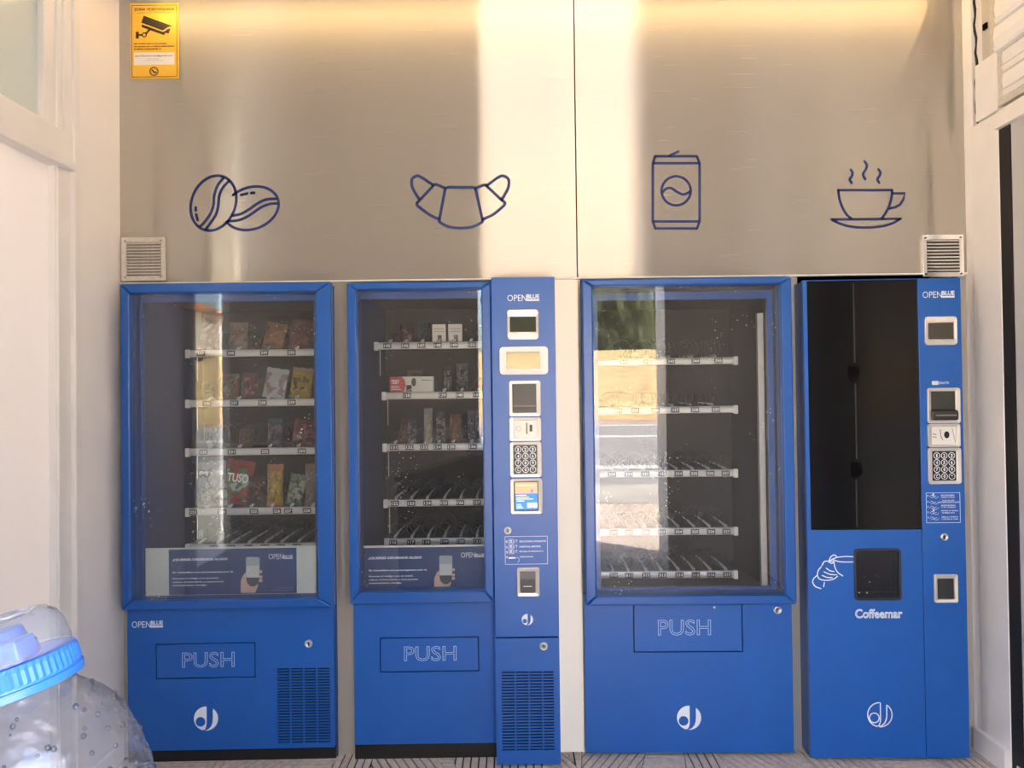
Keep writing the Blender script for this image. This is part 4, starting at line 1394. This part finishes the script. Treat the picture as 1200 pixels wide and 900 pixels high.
def hand_print():
    b = MB()
    O, S = (940, 600), 5.854
    c = lambda p: m4.uv(O[0] + p[0] / S, O[1] + p[1] / S, 0)
    wd = m4.w(1.25)
    for pts in ([(350, 307), (300, 305), (245, 310), (215, 321), (228, 333), (270, 342), (350, 342)], [(218, 318), (196, 330), (183, 345), (190, 318), (205, 300), (224, 295), (236, 306)],
                [(190, 345), (200, 352), (214, 346), (212, 336), (198, 338)], [(183, 336), (152, 340), (136, 365)], [(130, 375), (110, 402), (105, 436), (122, 461), (168, 469), (215, 460), (242, 440)],
                [(165, 385), (190, 402), (218, 408)], [(150, 410), (190, 427), (236, 431)], [(138, 435), (170, 448), (205, 450)], [(100, 436), (80, 455), (72, 480), (90, 510), (128, 525)], [(152, 483), (147, 512)],
                [(217, 340), (225, 380), (245, 415), (278, 438)]):
        b.stroke(smooth_path([c(p) for p in pts], 5), wd, -.0007)
    b.build('hand_print', M_PRINT, m4.root)
hand_print()
x0, x1, z0, z1 = m4.rect((1002, 713.5, 1057.5, 724.5)); b = MB(); b.text('Coffeemar', x0, x1, z0, z1, -.001, .0, .030); b.build('model_lettering', M_PRINT, m4.root)
logo(m4, 1031, 837.5, 14, 0, True)
YQ = -.001
brand(m4, (1081, 341, 1118.5, 349), YQ)
coin_face(m4, (1082.5, 371, 1120, 404.5), (1086.5, 378.5, 1116.5, 397.5), YQ, 'display_bezel')
x0, x1, z0, z1 = m4.rect((1092, 446.5, 1112, 451), YQ); b = MB()
b.box(x0, x0 + (x1 - x0) * .38, YQ - .0007, YQ - .0003, z0, z1); b.text('EXACTO', x0 + (x1 - x0) * .42, x1, z0 + (z1 - z0) * .2, z1 - (z1 - z0) * .2, YQ - .0007, .03); b.build('small_print', M_PRINT, m4.root)
bz, (a0, a1, q0, q1) = bezel(m4, (1085.5, 454.5, 1124, 496), (1090, 458.5, 1118.5, 491), YQ, 'note_acceptor', wm=mat('note_face', rough=.4), wname='note_face')
b = MB(); b.plate(rrect(a0 - .003, a1 + .003, q0 - .004, q0 + .034, .008), YQ - .024, YQ - .004); b.build('note_lip', M_BLACK, bz, bevel=.003)
b = MB(); b.box(a0 + .008, a1 - .006, YQ - .0255, YQ - .023, q0 + .012, q0 + .017); b.build('slot_edge', MAT['lip_grey'], bz)
bz, (a0, a1, q0, q1) = bezel(m4, (1086, 496.5, 1124, 524), (1090.5, 500, 1119.5, 521), YQ, 'coin_plate', wm=M_PLATE, wname='plate')
b = MB(); yq = YQ - .0060; W, H = a1 - a0, q1 - q0
b.face([(a0 + W * (.62 + .11 * math.cos(t)), yq, q0 + H * (.55 + .2 * math.sin(t))) for t in [2 * PI * k / 14 for k in range(14)]])
b.stroke([(a0 + W * .36, q0 + H * .85), (a0 + W * .38, q0 + H * .5), (a0 + W * .46, q0 + H * .25)], .0022, yq)
b.stroke([(a0 + W * .84, q0 + H * .95), (a0 + W * .97, q0 + H * .1)], .0014, yq)
for zz in (.6, .45): b.stroke([(a0 + W * .06, q0 + H * zz), (a0 + W * .2, q0 + H * (zz - .03))], .0022, yq)
b.build('coin_slot', M_BLACK, bz)
keypad(m4, (1086.5, 524.5, 1125, 567), (1091.5, 528.5, 1119.5, 563), YQ)
ic = []
for k, z in enumerate((.05, .25, .42, .60, .78)):
    ic += [('s', .10, z + .08, .16, z + .02, .22, z + .07, .30, z + .05), ('f', .04, z + .02, .06, z + .07), ('s', .14, z + .12, .20, z + .09, .30, z + .13, .36, z + .07)]
ic += [('f', .19, .02, .24, .09), ('f', .19, .55, .24, .62)]
instr(m4, (1085.5, 577.5, 1125, 612.5), YQ, [('SELECCIONE BEBIDA', .44, .84, .06, .11), ('PULSE LA TECLA', .44, .85, .13, .17), ('AZUCAR', .46, .84, .24, .28), ('MAS O MENOS SEGUN SU GUSTO', .36, .98, .29, .34), ('INSERTE MONEDAS', .44, .86, .40, .45), ('O SU TARJETA', .44, .88, .47, .51), ('ESPERE LA SENAL', .44, .95, .58, .62), ('DE BEBIDA LISTA', .46, .84, .65, .69), ('ABRA LA PUERTA', .44, .94, .79, .83), ('Y RETIRE EL VASO', .44, .94, .86, .90)], ic)
lock(m4, 1106, 629, YQ, 4.6)
bz, (a0, a1, q0, q1) = bezel(m4, (1093.5, 672.5, 1121, 705.5), (1097.5, 677.5, 1117, 701.5), YQ, 'coin_return', th=.012, rad=.005, wm=mat('return_dark', rough=.3), wname='return_flap')

# ================================================================== SNACKS
def foil(name, c1, c2, c3=None, scale=22.0):
    """printed foil: two or three inks mixed by a noise pattern"""
    m = bpy.data.materials.new(name)
    m.use_nodes = True
    t = m.node_tree; bs = t.nodes['Principled BSDF']
    bs.inputs['Roughness'].default_value = .28
    c1, c2, c3 = [tuple(v * .62 for v in c_) if c_ else None for c_ in (c1, c2, c3)]
    bs.inputs['Metallic'].default_value = .15
    tc = t.nodes.new('ShaderNodeTexCoord')
    mp = t.nodes.new('ShaderNodeMapping'); mp.inputs['Location'].default_value = (random.random() * 9, 0, random.random() * 9)
    t.links.new(tc.outputs['Object'], mp.inputs[0])
    n = t.nodes.new('ShaderNodeTexNoise'); n.inputs['Scale'].default_value = scale; n.inputs['Detail'].default_value = 2
    t.links.new(mp.outputs[0], n.inputs['Vector'])
    r = t.nodes.new('ShaderNodeValToRGB'); r.color_ramp.interpolation = 'CONSTANT'
    r.color_ramp.elements[0].color = (*c1, 1); r.color_ramp.elements[1].color = (*c2, 1); r.color_ramp.elements[1].position = .52
    if c3:
        e = r.color_ramp.elements.new(.60); e.color = (*c3, 1)
    n2 = t.nodes.new('ShaderNodeTexNoise'); n2.inputs['Scale'].default_value = scale * 2.2; n2.inputs['Detail'].default_value = 3
    t.links.new(mp.outputs[0], n2.inputs['Vector'])
    bp = t.nodes.new('ShaderNodeBump'); bp.inputs['Strength'].default_value = .8; bp.inputs['Distance'].default_value = .012
    t.links.new(n2.outputs[0], bp.inputs['Height']); t.links.new(bp.outputs[0], bs.inputs['Normal'])
    t.links.new(n.outputs[0], r.inputs[0]); t.links.new(r.outputs[0], bs.inputs['Base Color'])
    return m
def bag_mb(wd, h, th, lean=0.0, tilt=0.0):
    b = MB()
    nx_, nz_ = 8, 12
    rnd = random.Random(int(wd * 1e5 + h * 1e4))
    for side in (-1, 1):
        G = []
        for j in range(nz_ + 1):
            row = []
            for i in range(nx_ + 1):
                a, c = i / nx_, j / nz_
                crimp = min(1, max(0, (min(c, 1 - c) - .07) / .22))
                puff = (math.sin(PI * a) ** .55) * (crimp ** .6)
                x = (a - .5) * wd * (1 - .05 * math.sin(PI * c)) * (1 + (.025 * (j % 2) if c in (0, 1) else 0))
                yy = side * th / 2 * puff * (1 + .22 * rnd.uniform(-1, 1)) + (side * .0006)
                z = c * h + .0018 * math.sin(i * 2.1) * (1 if c > .9 else 0) * (h / .1)
                x2 = x * math.cos(tilt) + z * math.sin(tilt); z2 = z * math.cos(tilt) - x * math.sin(tilt)
                row.append((x2, yy + lean * z2, z2))
            G.append(row)
        for j in range(nz_):
            b.mat(1 if (j >= nz_ - 2 or j < 1) else 0)
            for i in range(nx_):
                q = [G[j][i], G[j][i + 1], G[j + 1][i + 1], G[j + 1][i]]
                b.face(q if side < 0 else q[::-1])
    zmin = min(v[2] for v in b.v)
    b.v = [(v[0], v[1], v[2] - zmin) for v in b.v]
    return b
SN = [0]
def snack(mc, top, px, y0p, y1p, wpx, cat, name, label, group, cols, band, th=.035, tilt=0.0, txt=None, tcol=None, ydeep=.045, lean=.12):
    """a packet standing on the tray `top`, centred on pixel px, as tall as y0p..y1p"""
    y = YS + ydeep
    u = mc.uv(px, y1p, y)[0]
    h = mc.w(y1p - y0p, y); wd = mc.w(wpx, y)
    SN[0] += 1
    b = bag_mb(wd, h, min(th, wd * .7), lean, tilt)
    mats = [foil('foil_%d' % SN[0], *cols, scale=2.2 / wd), mat('band_%d' % SN[0], tuple(v * .62 for v in band), rough=.3)]
    if txt:
        b.mat(2)
        yy = -min(th, wd * .7) / 2 * 1.25
        n0 = len(b.v)
        b.text(txt, -wd * .38, wd * .38, h * .56, h * .76, yy, .03)
        vs = []
        for v in b.v[n0:]:
            x2 = v[0] * math.cos(tilt) + v[2] * math.sin(tilt); z2 = v[2] * math.cos(tilt) - v[0] * math.sin(tilt)
            vs.append((x2, v[1] + lean * z2, z2))
        b.v[n0:] = vs
        mats.append(mat('ink_%d' % SN[0], tcol or (.02, .02, .02), rough=.5))
    p = mc.world(u, y, top + .0005)
    o = b.build(name, mats, smooth=False, origin=(0, 0, 0))
    o.location = p
    o.rotation_euler = (0, 0, mc.yaw + random.uniform(-.12, .12))
    tag(o, label, cat, group)
    return o
G11, G12, G13, G14 = 'snack bags on the top shelf of the leftmost machine', 'snack bags on the second shelf of the leftmost machine', 'snack bags on the third shelf of the leftmost machine', 'snack bags on the fourth shelf of the leftmost machine'
S = snack
S(m1, T1[0], 244, 366, 408, 24, 'bag', 'snack_bag', 'dull red snack bag at the left end of the top shelf, leftmost machine', G11, ((.25, .05, .04), (.16, .04, .03), (.35, .12, .08)), (.3, .05, .04), tilt=.12)
S(m1, T1[0], 279, 374, 408, 22, 'bag', 'snack_bag', 'pale pinkish snack bag behind the mirrored house on the top shelf', G11, ((.42, .32, .27), (.3, .15, .12), (.5, .45, .4)), (.4, .3, .25))
S(m1, T1[0], 297, 388, 408, 15, 'bag', 'snack_bag', 'small dark brown packet on the top shelf, leftmost machine', G11, ((.06, .04, .03), (.12, .08, .06), (.03, .02, .02)), (.06, .04, .03))
S(m1, T1[0], 319, 377, 408, 26, 'bag', 'snack_bag', 'orange and brown snack bag on the top shelf, leftmost machine', G11, ((.32, .15, .03), (.30, .07, .03), (.25, .17, .06)), (.30, .16, .04), tilt=.18)
S(m1, T1[0], 351, 373, 408, 28, 'bag', 'snack_bag', 'brownish red snack bag at the right end of the top shelf, leftmost machine', G11, ((.20, .07, .05), (.14, .06, .05), (.30, .12, .08)), (.2, .07, .05), tilt=.1)
S(m1, T1[1], 244, 446, 467, 16, 'bag', 'snack_bag', 'small teal packet at the left end of the second shelf, leftmost machine', G12, ((.05, .14, .12), (.03, .07, .07), (.15, .25, .2)), (.05, .14, .12))
S(m1, T1[1], 270, 436, 467, 20, 'bag', 'snack_bag', 'brown packet behind the mirrored field on the second shelf', G12, ((.16, .10, .06), (.25, .14, .06), (.1, .05, .03)), (.18, .1, .06))
S(m1, T1[1], 292, 434, 466, 20, 'bag', 'snack_bag', 'dark packet with red and cream specks beside the white bag, leftmost machine', G12, ((.10, .05, .05), (.40, .06, .06), (.35, .30, .25)), (.12, .06, .06))
S(m1, T1[1], 320, 431, 466, 27, 'bag', 'snack_bag', 'silvery white snack bag on the second shelf, leftmost machine', G12, ((.66, .66, .66), (.38, .36, .36), (.45, .22, .20)), (.62, .64, .66), tilt=.16)
S(m1, T1[1], 351, 430, 466, 25, 'bag', 'snack_bag', 'yellow snack bag with dark letters on the second shelf, leftmost machine', G12, ((.55, .38, .05), (.62, .46, .10), (.12, .09, .04)), (.40, .34, .2), tilt=.12, txt='ton Bo', tcol=(.03, .03, .04))
S(m1, T1[2], 247, 495, 524, 18, 'bag', 'snack_bag', 'black and grey packet at the left end of the third shelf, leftmost machine', G13, ((.03, .035, .035), (.10, .11, .11), (.2, .2, .2)), (.04, .045, .045))
S(m1, T1[2], 288, 502, 524, 17, 'bag', 'snack_bag', 'small tan packet on the third shelf, leftmost machine', G13, ((.20, .13, .07), (.10, .07, .04), (.28, .2, .12)), (.2, .13, .07))
S(m1, T1[2], 322, 490, 524, 18, 'bag', 'snack_bag', 'dark packet with a pink patch and teal line on the third shelf, leftmost machine', G13, ((.07, .045, .05), (.30, .12, .17), (.10, .22, .25)), (.05, .12, .14))
S(m1, T1[2], 355, 494, 524, 29, 'bag', 'snack_bag', 'dark red snack bag at the right end of the third shelf, leftmost machine', G13, ((.22, .05, .05), (.32, .18, .15), (.12, .05, .05)), (.2, .06, .05), tilt=.15)
S(m1, T1[3], 250, 542, 594, 34, 'bag', 'snack_bag', 'large grey and white striped snack bag on the fourth shelf, leftmost machine', G14, ((.50, .47, .44), (.20, .18, .17), (.68, .66, .64)), (.6, .58, .55), th=.05, tilt=-.08)
S(m1, T1[3], 275, 543, 594, 32, 'bag', 'snack_bag', 'red, green and white snack bag with white letters on the fourth shelf', G14, ((.50, .07, .05), (.06, .28, .10), (.62, .60, .56)), (.45, .07, .05), th=.05, tilt=.15, txt='TUSO', tcol=(.8, .78, .75), ydeep=.075)
S(m1, T1[3], 298, 560, 594, 19, 'bag', 'snack_bag', 'dark packet printed with brown nuts on the fourth shelf, leftmost machine', G14, ((.05, .03, .025), (.34, .18, .09), (.12, .06, .04)), (.05, .03, .03), tilt=.1)
S(m1, T1[3], 322, 545, 594, 19, 'bag', 'snack_bag', 'yellow packet with brown base on the fourth shelf, leftmost machine', G14, ((.60, .38, .03), (.35, .17, .05), (.66, .48, .08)), (.55, .20, .04))
S(m1, T1[3], 344, 558, 594, 20, 'bag', 'snack_bag', 'pale packet with green stripes on the fourth shelf, leftmost machine', G14, ((.48, .48, .38), (.12, .20, .10), (.55, .55, .5)), (.2, .3, .18), tilt=.15)
S(m1, T1[3], 363.5, 545, 594, 13, 'bag', 'snack_bag', 'narrow grey packet with pink foot at the right end of the fourth shelf', G14, ((.34, .32, .30), (.35, .18, .14), (.45, .42, .4)), (.36, .2, .15))
G21, G22, G23 = 'packets on the top shelf of the second machine', 'packets on the second shelf of the second machine', 'chocolate bars on the third shelf of the second machine'
S(m2, T2[0], 477, 376, 400, 17, 'packet', 'snack_packet', 'dark red packet with a white band on the top shelf, second machine', G21, ((.09, .02, .02), (.14, .04, .03), (.45, .38, .34)), (.1, .03, .03))
S(m2, T2[0], 497, 373, 400, 15, 'packet', 'snack_packet', 'dark blue packet on the top shelf, second machine', G21, ((.025, .03, .07), (.06, .07, .11), (.03, .03, .04)), (.04, .05, .09))
def carton(mc, top, px, y0p, y1p, wpx, name, label, group, notch=True, red=False):
    y = YS + .03
    u = mc.uv(px, y1p, y)[0]; h = mc.w(y1p - y0p, y); wd = mc.w(wpx, y); dp = .03
    mats = [mat('carton_white', (.66, .63, .57), rough=.5), mat('carton_dark', (.05, .045, .04), rough=.6), mat('carton_red', (.50, .05, .05), rough=.5), M_PRINT]
    b = MB(); b.box(-wd / 2, wd / 2, 0, dp, 0, h)
    b.mat(1)
    e = -.0006
    if not red:
        b.box(-wd * .10, wd * .20, e, 0, h * .04, h * .42)
        for k in range(2): b.box(-wd * .42, wd * .42, e, 0, h * (.60 + .14 * k), h * (.62 + .14 * k))
    else:
        b.mat(2); b.box(-wd / 2, -wd * .24, e, 0, 0, h)
        b.face([(-wd * .24 + wd * .10 * math.cos(t), e * 1.2, h * (.5 + .48 * math.sin(t))) for t in [-PI / 2 + PI * k / 12 for k in range(13)]])
        b.mat(3); b.text('TEST', -wd * .47, -wd * .28, h * .56, h * .80, e * 1.6, .03)
        for k in range(3): b.box(-wd * .47, -wd * (.24 + .03 * k), e * 1.6, e, h * (.20 + .1 * k), h * (.23 + .1 * k))
        b.mat(1); b.face([(wd * .05 + wd * .055 * math.cos(t), e, h * (.66 + .26 * math.sin(t))) for t in [2 * PI * k / 16 for k in range(16)]])
        b.box(-wd * .12, 0, e, 0, h * .08, h * .48)
        b.box(wd * .22, wd * .46, e, 0, h * .76, h * .80)
    p = mc.world(u, y, top + .0005)
    o = b.build(name, mats, origin=(0, 0, 0)); o.location = p; o.rotation_euler = (0, 0, mc.yaw)
    return tag(o, label, 'box', group)
carton(m2, T2[0], 514.5, 379, 401, 15.5, 'snack_carton', 'left one of two small white cartons on the top shelf, second machine', G21)
carton(m2, T2[0], 533.5, 379, 401, 16, 'snack_carton', 'right one of two small white cartons on the top shelf, second machine', G21)
carton(m2, T2[1], 482.5, 439, 458, 51, 'test_kit_box', 'long white box with red end reading TEST on the second shelf', G22, red=True)
S(m2, T2[1], 486, 431, 458, 20, 'packet', 'snack_packet', 'brown packet leaning behind the long white box, second machine', G22, ((.14, .06, .04), (.20, .10, .06), (.1, .05, .03)), (.14, .07, .05), ydeep=.072)
S(m2, T2[1], 525, 427, 458, 10, 'packet', 'snack_packet', 'narrow black packet with white letters on the second shelf, second machine', G22, ((.02, .02, .02), (.45, .43, .42), (.03, .03, .03)), (.03, .03, .03))
S(m2, T2[1], 542, 424, 458, 14, 'packet', 'snack_packet', 'silver and black packet right of the narrow black one, second machine', G22, ((.06, .06, .06), (.34, .34, .35), (.10, .10, .11)), (.15, .15, .16))
S(m2, T2[2], 470, 489, 518, 9, 'chocolate bar', 'chocolate_bar', 'tilted brown and red bar at the left end of the third shelf', G23, ((.16, .05, .04), (.36, .22, .2), (.1, .03, .03)), (.16, .06, .05), tilt=.2)
S(m2, T2[2], 482.5, 488, 518, 11, 'chocolate bar', 'chocolate_bar', 'dark bar with lilac and white lettering on the third shelf', G23, ((.06, .04, .07), (.50, .46, .55), (.08, .05, .1)), (.08, .06, .1))
S(m2, T2[2], 502, 477, 518, 10, 'chocolate bar', 'chocolate_bar', 'tall cream coloured bar on the third shelf, second machine', G23, ((.55, .50, .36), (.34, .30, .24), (.6, .55, .4)), (.36, .34, .32))
S(m2, T2[2], 516.5, 481, 518, 11, 'chocolate bar', 'chocolate_bar', 'black bar with bold white letters on the third shelf', G23, ((.025, .022, .022), (.60, .58, .56), (.03, .03, .03)), (.03, .028, .028))
S(m2, T2[2], 534, 484, 518, 14, 'chocolate bar', 'chocolate_bar', 'brown and orange bar on the third shelf, second machine', G23, ((.20, .09, .045), (.30, .15, .07), (.25, .06, .05)), (.2, .06, .05))
S(m2, T2[2], 555.5, 480, 518, 15, 'chocolate bar', 'chocolate_bar', 'silver and navy bar at the right end of the third shelf', G23, ((.05, .06, .09), (.34, .36, .38), (.09, .1, .13)), (.12, .13, .15))

# ================================================================== BOTTLE on a dark stand by the doorway
st = empty('side_stand', (-.52, -2.55, 0))
tag(st, 'black stand beside the doorway carrying the water bottle', 'stand')
b = MB(); TL = math.radians(14)
def slope(x):
    return .975 + (x - (-.232 + .52)) * math.tan(TL)
b.plate([(-.26, slope(-.26) - .026), (.36, slope(.36) - .026), (.36, slope(.36)), (-.26, slope(-.26))], -.22, .22); b.build('top', M_BLACK, st, bevel=.003)
b = MB(); b.plate([(-.24, .05), (.34, .05), (.34, slope(.34) - .026), (-.24, slope(-.24) - .026)], -.20, .20); b.build('body', M_BLACK, st, bevel=.004)
for sx in (-1, 1):
    for sy in (-1, 1):
        b = MB(); b.box(.05 + sx * .24 - .02, .05 + sx * .24 + .02, sy * .17 - .02, sy * .17 + .02, 0, .05); b.build('foot', M_BLACK, st)
BX, BY, BZ = -.232, -2.55, .9752
bt = empty('water_bottle', (BX, BY, BZ))
bt.rotation_euler = (0, -TL, 0)
tag(bt, 'clear plastic water bottle leaning left with bright blue ribbed cap in the foreground', 'bottle')
M_PET = glass_mat('clear_plastic', ior=1.8, tint=(.74, .79, .90), bump=.75, bscale=34, dust=.01, film=.05)
M_HOOD = glass_mat('clear_hood', ior=1.5, tint=(.80, .86, .97), bump=.4, bscale=70, rough=.08, dust=.01, film=.13)
R0 = .061
prof = [(.045, .0), (.058, .002), (R0, .014), (R0, .06), (R0 * .97, .068), (R0, .076), (R0, .118), (R0 * .975, .125), (R0, .132), (R0, .180), (R0 * .985, .196), (R0 * .95, .210), (R0 * .88, .2235), (R0 * .78, .2345), (R0 * .66, .2430), (R0 * .57, .2480), (R0 * .535, .2520), (R0 * .525, .258)]
pp = smooth_path([(p[0], p[1]) for p in prof], 3)
b = MB(); b.lathe([(0, .006), (.03, .004)] + [(p[0], p[1]) for p in pp], 64, ripple=lambda k, h: 1 + (.010 * math.sin(k / 64 * 2 * PI * 5 + h * 110) * math.sin(h * 260) if .15 < h < .242 else 0))
b.build('body', M_PET, bt, smooth=True)
b = MB(); b.lathe([(0, .010), (.05, .010), (R0 * .985, .02), (R0 * .985, .150), (0, .150)], 48); b.build('water', glass_mat('water', ior=1.33, tint=(.80, .87, .96)), bt, smooth=True)
M_CAPB = mat('blue_cap', (.035, .20, .72), rough=.35)
rc = .0385
b = MB()
b.lathe([(rc * .95, .2535), (rc * 1.0, .2542), (rc * 1.01, .2585), (rc * .985, .259), (rc * .985, .260)], 96)
b.lathe([(rc * .985, .260), (rc, .261), (rc * .985, .2685), (rc * .955, .2712), (rc * .80, .272), (0, .272)], 120, ripple=lambda k, h: 1 - (.018 if k % 2 and .2605 < h < .2692 else 0))
b.build('cap', M_CAPB, bt)
b = MB(); b.lathe([(rc * .925, .2721), (rc * .93, .2765), (rc * .90, .2845), (rc * .82, .2915), (rc * .70, .2955), (rc * .55, .2962), (rc * .50, .2945), (0, .2945)], 48)
b.build('hood', M_HOOD, bt, smooth=True)
b = MB(); b.lathe([(.019, .272), (.0185, .279), (.015, .2805), (.013, .289), (0, .289)], 24); b.box(.002, .024, -.022, -.004, .272, .284); b.build('spout', M_CAPB, bt, bevel=.001)
b = MB(); rnd = random.Random(5)                      # droplets clinging to the inside of the shoulder
for k in range(150):
    a = rnd.uniform(-2.9, .6); h = rnd.uniform(.165, .246)
    r = None
    for p, q in zip(pp[:-1], pp[1:]):
        if p[1] <= h <= q[1] + 1e-6 and q[1] > p[1]:
            r = p[0] + (q[0] - p[0]) * (h - p[1]) / (q[1] - p[1])
    if r is None: continue
    s = rnd.uniform(.0006, .0019)
    c = Vector(((r - .0006) * math.cos(a), (r - .0006) * math.sin(a), h))
    bm = bmesh.new(); bmesh.ops.create_icosphere(bm, subdivisions=2, radius=1)
    b.geo([(c.x + v.co.x * s, c.y + v.co.y * s, c.z + v.co.z * s * rnd.uniform(1.0, 1.2)) for v in bm.verts], [tuple(v.index for v in f.verts) for f in bm.faces]); bm.free()
b.build('droplets', glass_mat('droplet', ior=1.9, tint=(.62, .66, .72)), bt, smooth=True, kind='stuff')
